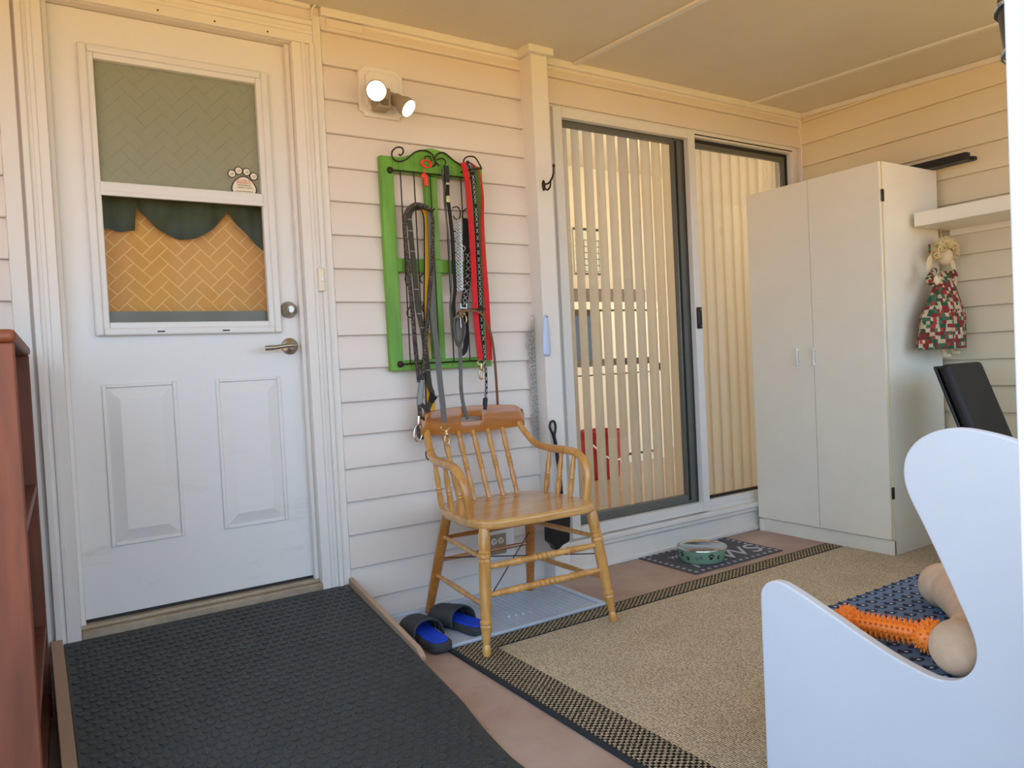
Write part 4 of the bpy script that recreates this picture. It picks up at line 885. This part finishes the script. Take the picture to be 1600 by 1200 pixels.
m = r_.modifiers.new('bevel', 'BEVEL'); m.width = .004; m.segments = 2; m.limit_method = 'ANGLE'
SP = [(0, .0075), (.05, .010), (.10, .0085), (.12, .0105), (.14, .0085), (.25, .0115), (.40, .0085), (.43, .0115), (.45, .009), (.48, .0118), (.50, .009), (.53, .0118), (.55, .009), (.58, .0115), (.62, .0085), (.78, .012), (.90, .0085), (.92, .0115), (.94, .009), (1, .0085)]
for x in (-.134, -.067, 0, .067, .134): obj('spindle', turned((x*.97, .165, .436), (x, .277 - .4*x*x, .700), SP, 10), 'oak', ch, local=True)
AR = [(.212, .262, .715), (.221, .228, .675), (.236, .17, .630), (.250, .09, .617), (.258, 0, .615), (.262, -.075, .608), (.262, -.125, .578), (.258, -.148, .53), (.252, -.15, .48), (.246, -.146, .436)]
for s in (-1, 1):
    pts = spl([(x*s, y, z) for x, y, z in AR], 5); n = len(pts)
    obj('arm', B().tube(pts, [.0145 + .0045*math.sin(PI*min(1, max(0, (i/n-.15)/.6))) for i in range(n)], 12, sq=.85), 'oak', ch, local=True)
    for y in (.10, .015, -.07): obj('arm_spindle', turned((.232*s, y+.01, .436), (.256*s, y, .612), [(0, .0075), (.12, .011), (.24, .012), (.34, .0095), (.37, .012), (.40, .0095), (.43, .012), (.48, .009), (.64, .0115), (.8, .0085), (1, .007)], 10), 'oak', ch, local=True)
def legp(s, f, z):
    a, c = (Vector((.266*s, -.258, 0)), Vector((.225*s, -.205, .412))) if f else (Vector((.236*s, .275, 0)), Vector((.185*s, .16, .412)))
    return a + (c-a)*(z/.412)
ST = [(0, .008), (.12, .0105), (.27, .0125), (.285, .0145), (.30, .0105), (.38, .0125)] + [(.40+.2*i/10, .0145 if i % 2 else .0105) for i in range(11)] + [(.62, .0125), (.70, .0105), (.715, .0145), (.73, .0125), (.88, .0105), (1, .008)]
for z in (.283, .192): obj('stretcher', turned(legp(-1, 1, z), legp(1, 1, z), ST, 12), 'oak', ch, local=True)
PS = [(0, .007), (.5, .0105), (1, .007)]
for s in (-1, 1):
    for z in (.312, .158): obj('stretcher', turned(legp(s, 1, z), legp(s, 0, z), PS, 10), 'oak', ch, local=True)
for z in (.305, .215): obj('stretcher', turned(legp(-1, 0, z), legp(1, 0, z), PS, 10), 'oakd', ch, local=True)
obj('brace_wire', B().tube([legp(-1, 0, .225), legp(1, 1, .25)], .0022, 6), 'wire', ch, local=True)
obj('brace_wire', B().tube([legp(-1, 1, .165), legp(1, 0, .27)], .0022, 6), 'wire', ch, local=True)

# ================================================================== SMALL THINGS ON POST AND WALL
hk = thing('coat_hook', (1.934,-0.1,1.751), 'bronze double coat hook screwed to the post', 'hook')
q = Vector((1.93,-0.1,1.737)); obj('base_plate', B().ball((q.x, -.102, q.z), (.010, .004, .024), 12, 8), 'bronze', hk)
obj('upper_prong', B().tube(spl([(q.x, -.103, q.z+.005), (q.x+.004, -.135, q.z+.004), (q.x+.006, -.165, q.z+.03), (q.x+.004, -.175, q.z+.068)], 6), .0042, 8).ball((q.x+.004, -.175, q.z+.068), .007, 10, 8), 'bronze', hk)
obj('lower_prong', B().tube(spl([(q.x, -.103, q.z-.008), (q.x+.002, -.125, q.z-.024), (q.x+.003, -.145, q.z-.012), (q.x+.003, -.148, q.z+.006)], 6), .004, 8), 'bronze', hk)
sh = thing('shoehorn', (1.896,-0.105,1), 'pale blue plastic shoehorn hanging on the post', 'shoehorn')
b = B(); rows = []; top = (1.904,-0.108,1.177); bot = (1.901,-0.108,0.999); n = 14
for j in range(n+1):
    t = j/n; c = Vector(top).lerp(Vector(bot), t); wv = (.011 + .010*math.sin(PI*min(1, t*1.05)*.55)) * (1 if t > .04 else .6) * (1 if t < .96 else .75)
    rows.append([b.bm.verts.new((c.x + wv*math.sin(a), c.y - .006*math.cos(a) + .003, c.z)) for a in [(-1.4+2.8*i/8) for i in range(9)]])
for p, q2 in zip(rows, rows[1:]):
    for i in range(8): b.bm.faces.new((p[i], p[i+1], q2[i+1], q2[i]))
o = obj('horn_blade', b, 'blueplastic', sh); m = o.modifiers.new('solid', 'SOLIDIFY'); m.thickness = .003
obj('nail', B().tube([(top[0], -.1, top[2]-.012), (top[0], -.12, top[2]-.008)], .002, 6), 'bronze', sh)
chn = thing('hanging_chain', (1.88,-0.03,0.879), 'silver dog chain hanging beside the post', 'chain')
obj('chain_links', chain_mesh(spl([(1.874,-0.03,1.127), (1.873,-0.03,0.992), (1.875,-0.03,0.851), (1.875,-0.03,0.738), (1.877,-0.03,0.596)], 10), .0095, .0085, .0019, 5, ((-.008, 0, 0), (.009, 0, .004))), 'chain', chn)
obj('upper_links', chain_mesh(spl([(1.883,-0.04,1.168), (1.871,-0.04,1.076), (1.871,-0.035,0.964)], 10), .010, .008, .0016), 'chain', chn)
obj('hang_hook', B().tube(spl([((1.89,-0.03,1.16)[0], 0, (1.89,-0.03,1.16)[2]+.01), ((1.89,-0.03,1.16)[0], -.03, (1.89,-0.03,1.16)[2]+.022), ((1.89,-0.03,1.16)[0], -.042, (1.89,-0.03,1.16)[2]-.005)], 5), .0018, 6), 'chain', chn)
c = (1.851,-0.032,1.049); obj('end_ring', B().tube(ringt(c, .012, .012, .0016), .0016, 6, closed=True), 'chain', chn)
scp = thing('long_scoop', (1.879,-0.13,0.164), 'black long handled scoop leaning on the post behind the chair', 'scoop')
obj('handle', B().tube(spl([(1.904,-0.118,0.666), (1.916,-0.12,0.598), (1.923,-0.13,0.43), (1.918,-0.14,0.298)], 5), [.008]*4+[.0085]*12, 10), 'black', scp)
obj('loop_grip', B().tube(spl([(1.907,-0.118,0.654), (1.889,-0.118,0.689), (1.897,-0.118,0.714), (1.914,-0.118,0.712), (1.919,-0.118,0.687), (1.91,-0.118,0.648)], 5), .0055, 8), 'black', scp)
a_, b_, c_, d_ = (1.827,-0.15,0.319), (1.939,-0.15,0.31), (1.928,-0.15,0.195), (1.823,-0.15,0.21); e_ = (1.858,-0.15,0.165)
obj('pan', B().prism([p[::2] for p in (a_, b_, c_, (1.893,-0.15,0.187), e_, (1.846,-0.15,0.19), d_)], 'y', -.175, -.125), 'black', scp, bevel=.008, seg=3)
ot = thing('wall_outlet', (1.65,0,0.203), 'white boxed double outlet low on the siding behind the chair', 'outlet')
obj('mount_block', bx(1.575, 1.738, -.030, -.004, .140, .272), 'white', ot, bevel=.005); obj('cover_plate', bx(1.590, 1.690, -.036, -.03, .165, .252), 'fixture', ot, bevel=.003)
for x in (1.628, 1.662):
    o = obj('socket', B().lathe([(0, .003), (.013, .003), (.014, 0), (0, 0)], 18, Matrix.Translation((x, -.036, .222)) @ RX), 'white', ot)
    obj('slots', B().box(x-.006, x-.0035, -.0402, -.0385, .220, .230).box(x+.0035, x+.006, -.0402, -.0385, .220, .230).box(x-.002, x+.002, -.0402, -.0385, .212, .216), 'ink', o)

# ================================================================== WARDROBE AND SIDE WALL
wd = thing('wardrobe', (3.54, -.43, 0), 'tall white two door wardrobe in the far corner', 'wardrobe')
CX0, CX1, CY0, CY1, CZ1 = 3.302, 3.79, -.805, -.055, 1.81
obj('carcass', B().box(CX0+.02, CX1, CY0, CY0+.018, 0, CZ1).box(CX0+.02, CX1, CY1-.018, CY1, 0, CZ1).box(CX0+.02, CX1, CY0+.018, CY1-.018, CZ1-.018, CZ1).box(CX1-.008, CX1, CY0+.018, CY1-.018, 0, CZ1-.018).box(CX0+.02, CX1-.008, CY0+.018, CY1-.018, .06, .076), 'melamine', wd)
obj('edge_band', B().box(CX0+.0165, CX0+.020, CY0, CY0+.018, .07, CZ1), 'yellowedge', wd)
obj('plinth', bx(CX0+.012, CX0+.028, CY0, CY1-.018, 0, .068), 'melamine', wd); obj('foot_edge', bx(CX0+.004, CX0+.02, CY1-.018, CY1, 0, .066), 'melamine', wd)
for y0, y1, hy in ((-.4285, CY1, -.345), (CY0+.004, -.4315, -.440)):
    dr = obj('door', bx(CX0-.001, CX0+.0165, y0, y1, .073, CZ1-.001), 'melamine', wd, bevel=.0015)
    obj('handle', B().box(CX0-.022, CX0-.012, hy-.005, hy+.005, .888, .978).box(CX0-.014, CX0, hy-.004, hy+.004, .892, .902).box(CX0-.014, CX0, hy-.004, hy+.004, .964, .974), 'white', dr, bevel=.002)
for z in (1.655, .29):
    for y in (CY0-.004, CY1+.001): obj('hinge', bx(CX0+.006, CX0+.026, y, y+.004, z-.028, z+.028), 'bronze', wd, bevel=.002)
for i, (x0, y1, z, h_) in enumerate(((3.70, -.985, 1.811, .036), (3.742, -.995, 1.811, .020))):
    t = thing('metal_channel', (x0+.015, -.7, z), ['black metal bar on the wardrobe top, farther from the wall', 'black metal bar on the wardrobe top, against the wall'][i], 'bar', 'bars on the wardrobe')
    obj('bar', bx(x0, x0+.034, y1, -.30, z, z+h_), 'black', t, bevel=.003); obj('end_cap', bx(x0+.002, x0+.032, y1-.006, y1, z+.002, z+h_-.002), 'blackcloth', t)
sf = thing('wall_shelf', (3.70, -1.5, 1.517), 'thick white floating shelf on the side wall above the doll', 'shelf')
obj('shelf_board', bx(3.525, XR-.016, -2.2, -.832, 1.518, 1.583), 'melamine', sf, bevel=.003); obj('back_cleat', bx(XR-.03, XR-.012, -2.2, -.84, 1.490, 1.518), 'melamine', sf)
# doll
YD = -.868
dl = thing('rag_doll', (3.645,-0.868,0.942), 'curly blond rag doll in patchwork dress hanging beside the wardrobe', 'doll')

hc = (3.707,-0.868,1.378); bt = (3.65,-0.868,0.942); sc_x = ((3.817,-0.868,0.953)[0]-(3.478,-0.868,0.963)[0])/2
cxm = ((3.817,-0.868,0.953)[0]+(3.478,-0.868,0.963)[0])/2
zt, zb = (3.679,-0.868,1.307)[2], bt[2]
b = B(); rows = []; n = 40
for j in range(13):
    t = j/12; z = zt + (zb-zt)*t; r = (.034 + (sc_x-.034)*min(1, t*1.7)**.8*(.86+.14*t)); cx_ = hc[0]-.006 + (cxm-hc[0]+.006)*t
    rows.append([b.bm.verts.new((cx_ + r*(1+.07*t*math.sin(9*a))*math.cos(a), YD + .40*r*(1+.12*t*math.sin(9*a))*math.sin(a), z)) for a in [2*PI*i/n for i in range(n)]])
for p, q in zip(rows, rows[1:]):
    for i in range(n): b.bm.faces.new((p[i], p[(i+1) % n], q[(i+1) % n], q[i]))
b.bm.faces.new(rows[0][::-1]); b.bm.faces.new(rows[-1])
obj('dress', b, 'patch', dl, sharp=80)
hz = hc[2]
obj('head', B().ball((hc[0], YD, hz), (.036, .032, .042), 18, 12), 'skin', dl)
b = B()
for i in range(210):
    a, e = random.uniform(0, 2*PI), random.uniform(-.15, 1.0); d = Vector((math.cos(a)*math.cos(e*1.45), math.sin(a)*math.cos(e*1.45)*.8, math.sin(e*1.45)))
    if d.y < -.35 and d.z < .42: continue
    c = Vector((hc[0]+.004, YD, hz+.012)) + Vector((d.x*.066, d.y*.052, d.z*.062)); ax = Vector((random.uniform(-1, 1), random.uniform(-1, 1), random.uniform(-1, 1))).normalized(); u = ax.orthogonal().normalized(); v = ax.cross(u); rr = random.uniform(.007, .013)
    b.tube([c + (u*math.cos(q)+v*math.sin(q))*rr + ax*(q*.0014) for q in [4*PI*k/16 for k in range(17)]], .0026, 5)
b.ball((hc[0]+.003, YD+.016, hz+.016), (.044, .030, .042), 14, 10)
obj('curly_hair', b, 'hair', dl)
def limb(pts, rs, mat, nm): return obj(nm, B().tube(spl(pts, 4), [rs[min(len(rs)-1, int(i*len(rs)/(4*(len(pts)-1)+1)))] for i in range(4*(len(pts)-1)+1)], 10), mat, dl)
limb([(3.617,-0.868,1.314), (3.525,-0.885,1.263), (3.536,-0.905,1.24)], [.014, .015, .016], 'patch', 'sleeve'); limb([(3.768,-0.868,1.312), (3.766,-0.88,1.286), (3.727,-0.89,1.266)], [.013, .014, .013], 'patch', 'sleeve')
obj('hand', B().ball((3.534,-0.915,1.256), (.019, .010, .022), 12, 8).ball((3.557,-0.918,1.265), (.007, .006, .010), 8, 6), 'skin', dl); obj('hand', B().ball((3.748,-0.885,1.251), (.014, .010, .024), 12, 8).ball((3.721,-0.89,1.263), (.006, .005, .009), 8, 6), 'skin', dl)
for (p0, p1, rot) in (((3.577,-0.86,1.341), None, .45), ((3.791,-0.86,1.339), None, -.5)):
    obj('wing', B().ball(p0, (.020, .008, .042), 14, 10, Matrix.Rotation(rot, 3, 'Y')), 'skin', dl)
for p0, p1 in (((3.657,-0.868,0.957), (3.658,-0.875,0.908)), ((3.721,-0.868,0.955), (3.75,-0.87,0.921))):
    obj('leg', B().tube([p0, p1], [.012, .013], 10).ball((p1[0]+.006, p1[1]-.008, p1[2]), (.016, .020, .012), 10, 8), 'skin', dl)
obj('bow', B().ball((3.587,-0.86,1.411), (.010, .006, .022), 10, 8), 'patch', dl)
obj('hanging_cord', B().tube([(hc[0], YD+.01, hz+.05), (hc[0], YD+.02, 1.52)], .0012, 5), 'skin', dl)
dl.location = WL[dl] + Vector((-.032, -.024, 0))
# black padded chair
bch = thing('padded_chair', (3.45, -1.3, .009), 'black padded chair behind the white bench, beside the wardrobe', 'chair')
A = Matrix.Translation((3.44, -1.135, .66)) @ Matrix.Rotation(R(-20), 4, 'X')
def pad(nm, m4, sx, sy, sz, mat='blackcloth', bev=.02):
    b = bx(-sx/2, sx/2, -sy/2, sy/2, -sz/2, sz/2); b.bm.transform(m4); return obj(nm, b, mat, bch, bevel=bev, seg=4)
pad('backrest', A, .30, .05, .46); pad('back_rim', A @ Matrix.Translation((0, .03, 0)), .31, .012, .47, 'black', .005)
pad('seat', Matrix.Translation((3.44, -1.42, .44)), .40, .40, .06)
for x in (3.27, 3.61):
    obj('leg', B().tube([(x, -1.6, .012), (x, -1.58, .41)], .011, 8), 'black', bch); obj('leg', B().tube([(x, -1.15, .012), (x, -1.24, .41), (x*.6+3.44*.4, -1.19, .5)], .011, 8), 'black', bch)

# ================================================================== WHITE BENCH AND PET THINGS
PXN = 1.30; BX1 = 2.42
bn = thing('white_bench', (1.85, -2.0, 0), 'white painted wooden bench with curved end panel in the foreground', 'bench')
prof = [(-1.682, .0105)] + [(1.3,-1.684,0.443),(1.3,-1.688,0.465),(1.3,-1.704,0.482),(1.3,-1.727,0.49),(1.3,-1.762,0.484),(1.3,-1.842,0.455),(1.3,-1.909,0.429),(1.3,-1.971,0.407),(1.3,-2.018,0.395),(1.3,-2.053,0.39),(1.3,-2.083,0.396),(1.3,-2.105,0.412),(1.3,-2.118,0.435),(1.3,-2.121,0.463),(1.3,-2.112,0.497),(1.3,-2.091,0.546),(1.3,-2.069,0.596),(1.3,-2.041,0.656),(1.3,-2.017,0.705),(1.3,-2.008,0.739),(1.3,-2.012,0.773),(1.3,-2.028,0.799),(1.3,-2.052,0.817),(1.3,-2.082,0.828),(1.3,-2.113,0.83),(1.3,-2.152,0.824),(1.3,-2.192,0.813)]
pr2 = [(-1.682, .0105)] + [(p[1], p[2]) for p in prof[1:]] + [(-2.26, .785), (-2.31, .72), (-2.325, .60), (-2.325, .0105)]
core = [Vector((0, p[0], p[1])) for p in pr2[1:]]; sm_ = spl(core[:-1], 3)
pr3 = [pr2[0]] + [(v.y, v.z) for v in sm_] + [pr2[-1]]
obj('end_panel', B().prism(pr3, 'x', PXN, PXN+.022), 'pew', bn, bevel=.003, sharp=30)
obj('end_panel', B().prism(pr3, 'x', BX1, BX1+.022), 'pew', bn, bevel=.003, sharp=30)
obj('seat_board', bx(PXN+.022, BX1, -2.2, -1.692, .345, .368), 'pew', bn, bevel=.003); obj('front_apron', bx(PXN+.022, BX1, -1.73, -1.712, .25, .345), 'pew', bn)
b = B(); b.prism([(-2.15, .368), (-2.172, .368), (-2.245, .79), (-2.223, .79)], 'x', PXN+.022, BX1); obj('back_board', b, 'pew', bn)
bm_ = thing('seat_blanket', (1.87, -1.94, .368), 'blue paw patterned mat spread on the bench seat', 'mat')
obj('blanket', bx(PXN+.026, BX1-.006, -2.145, -1.690, .3685, .380), 'bluemat', bm_, bevel=.005)
bd, bp2 = B(), B()
for i in range(30):
    for j in range(13):
        x = PXN+.045 + i*.037 + (.0185 if j % 2 else 0); y = -1.708 - j*.034
        if x > BX1-.03: continue
        def el(b, cx, cy, rx, ry, z): b.prism([(cx+rx*math.cos(2*PI*k/12), cy+ry*math.sin(2*PI*k/12)) for k in range(12)], 'z', z, z+.0005)
        el(bd, x, y, .0115, .0085, .3800); el(bd, x-.012, y+.007, .0045, .0055, .3800); el(bd, x-.004, y+.0125, .004, .0045, .38); el(bp2, x-.002, y+.0005, .0042, .0034, .3805)
tag(obj('paw_motifs', bd, 'navy', bm_, smooth=False), 'navy paw motifs', kind='stuff'); tag(obj('motif_dots', bp2, 'pale', bm_, smooth=False), 'pale motif centres', kind='stuff')
# orange spiky bone
e0, e1 = Vector((1.389,-1.829,0.412)), Vector((1.431,-1.969,0.412))
tb = thing('spiky_bone_toy', ((e0.x+e1.x)/2, (e0.y+e1.y)/2, .381), 'orange spiky rubber bone dog toy on the blue mat', 'dog toy')
d = (e1-e0).normalized(); s_ = Vector((d.y, -d.x, 0)); u_ = Vector((0, 0, 1))
b = B().tube([e0, e1], .0175, 14)
for e, sg in ((e0, -1), (e1, 1)):
    for k in (-1, 1): b.ball(e + s_*.018*k + d*sg*.004, .0245, 14, 10)
obj('bone_body', b, 'orange', tb)
b = B()
def spike(p, n, L=.009, r=.0028):
    n = n.normalized(); o = n.orthogonal().normalized(); q = n.cross(o); ps = [p + (o*math.cos(2*PI*k/6)+q*math.sin(2*PI*k/6))*r for k in range(6)] + [p+n*L]
    b.poly([v[:] for v in ps], [(k, (k+1) % 6, 6) for k in range(6)])
L = (e1-e0).length
for i in range(1, 15):
    p = e0 + d*L*i/15
    for k in range(12): a = 2*PI*k/12; n = s_*math.cos(a)+u_*math.sin(a); spike(p+n*.0168, n, .011, .003)
for e, sg in ((e0, -1), (e1, 1)):
    for k in (-1, 1):
        c = e + s_*.018*k + d*sg*.004
        for i in range(70):
            z = 1-2*(i+.5)/70; r = math.sqrt(1-z*z); a = i*2.39996; n = Vector((r*math.cos(a), r*math.sin(a), z))
            spike(c+n*.0238, n, .0075, .0028)
obj('spikes', b, 'orange', tb, smooth=False)
# plush bone
pt_ = thing('plush_bone', (1.6, -1.95, .381), 'beige fleece bone shaped plush toy lying on the blue mat', 'plush toy')
pa, pb2 = Vector((1.368,-2.062,0.43)), Vector((1.701,-1.868,0.43))
b = B().ball(pa, (.052, .05, .05), 20, 14)
obj('plush_end', b, 'plush', pt_)
obj('plush_end', B().ball(pb2, (.06, .055, .05), 20, 14).ball(pb2 + Vector((.06, -.06, 0)), (.06, .055, .05), 20, 14), 'plush', pt_)
obj('plush_middle', B().tube(spl([pa, pa.lerp(pb2, .4) + Vector((.03, -.03, 0)), pb2], 5), .043, 16), 'plush', pt_)
obj('plush_lobe', B().ball(pa + Vector((.07, -.05, 0)), (.052, .05, .048), 20, 14), 'plush', pt_)

# ================================================================== DOORWAY JAMB AND BLACK LANTERN (right edge)
jb = thing('trim_9', (.70, -2.55, 0), 'white doorway jamb at the right edge of view', None, kind=S)
obj('jamb', bx(.643, .76, -2.68, -2.474, 0, 2.2), 'pew', jb, bevel=.002); obj('stop_bead', bx(.633, .643, -2.68, -2.497, 0, 2.2), 'pew', jb, bevel=.002)
ln = thing('black_lantern', (1.02, -2.42, 1.25), 'black rounded lantern hanging behind the white doorway jamb', 'lantern')
mL = Matrix.Translation((1.08, -2.355, 1.275))
obj('lantern_body', B().lathe([(0, -.005), (.02, 0), (.046, .022), (.064, .06), (.070, .11), (.068, .16), (.055, .20), (.03, .225), (0, .23)], 24, mL), 'black', ln)
obj('lantern_cage', B().tube([(1.08+.072*math.cos(2*PI*i/24), -2.355+.072*math.sin(2*PI*i/24), 1.385) for i in range(24)], .003, 6, closed=True).tube([(1.08+.066*math.cos(2*PI*i/24), -2.355+.066*math.sin(2*PI*i/24), 1.33) for i in range(24)], .003, 6, closed=True), 'steel', ln)
obj('wall_bracket', B().tube(spl([(1.08, -2.476, 1.47), (1.08, -2.43, 1.54), (1.08, -2.355, 1.545), (1.08, -2.355, 1.50)], 5), .006, 8).box(1.015, 1.075, -2.477, -2.467, 1.46, 1.55), 'black', ln)
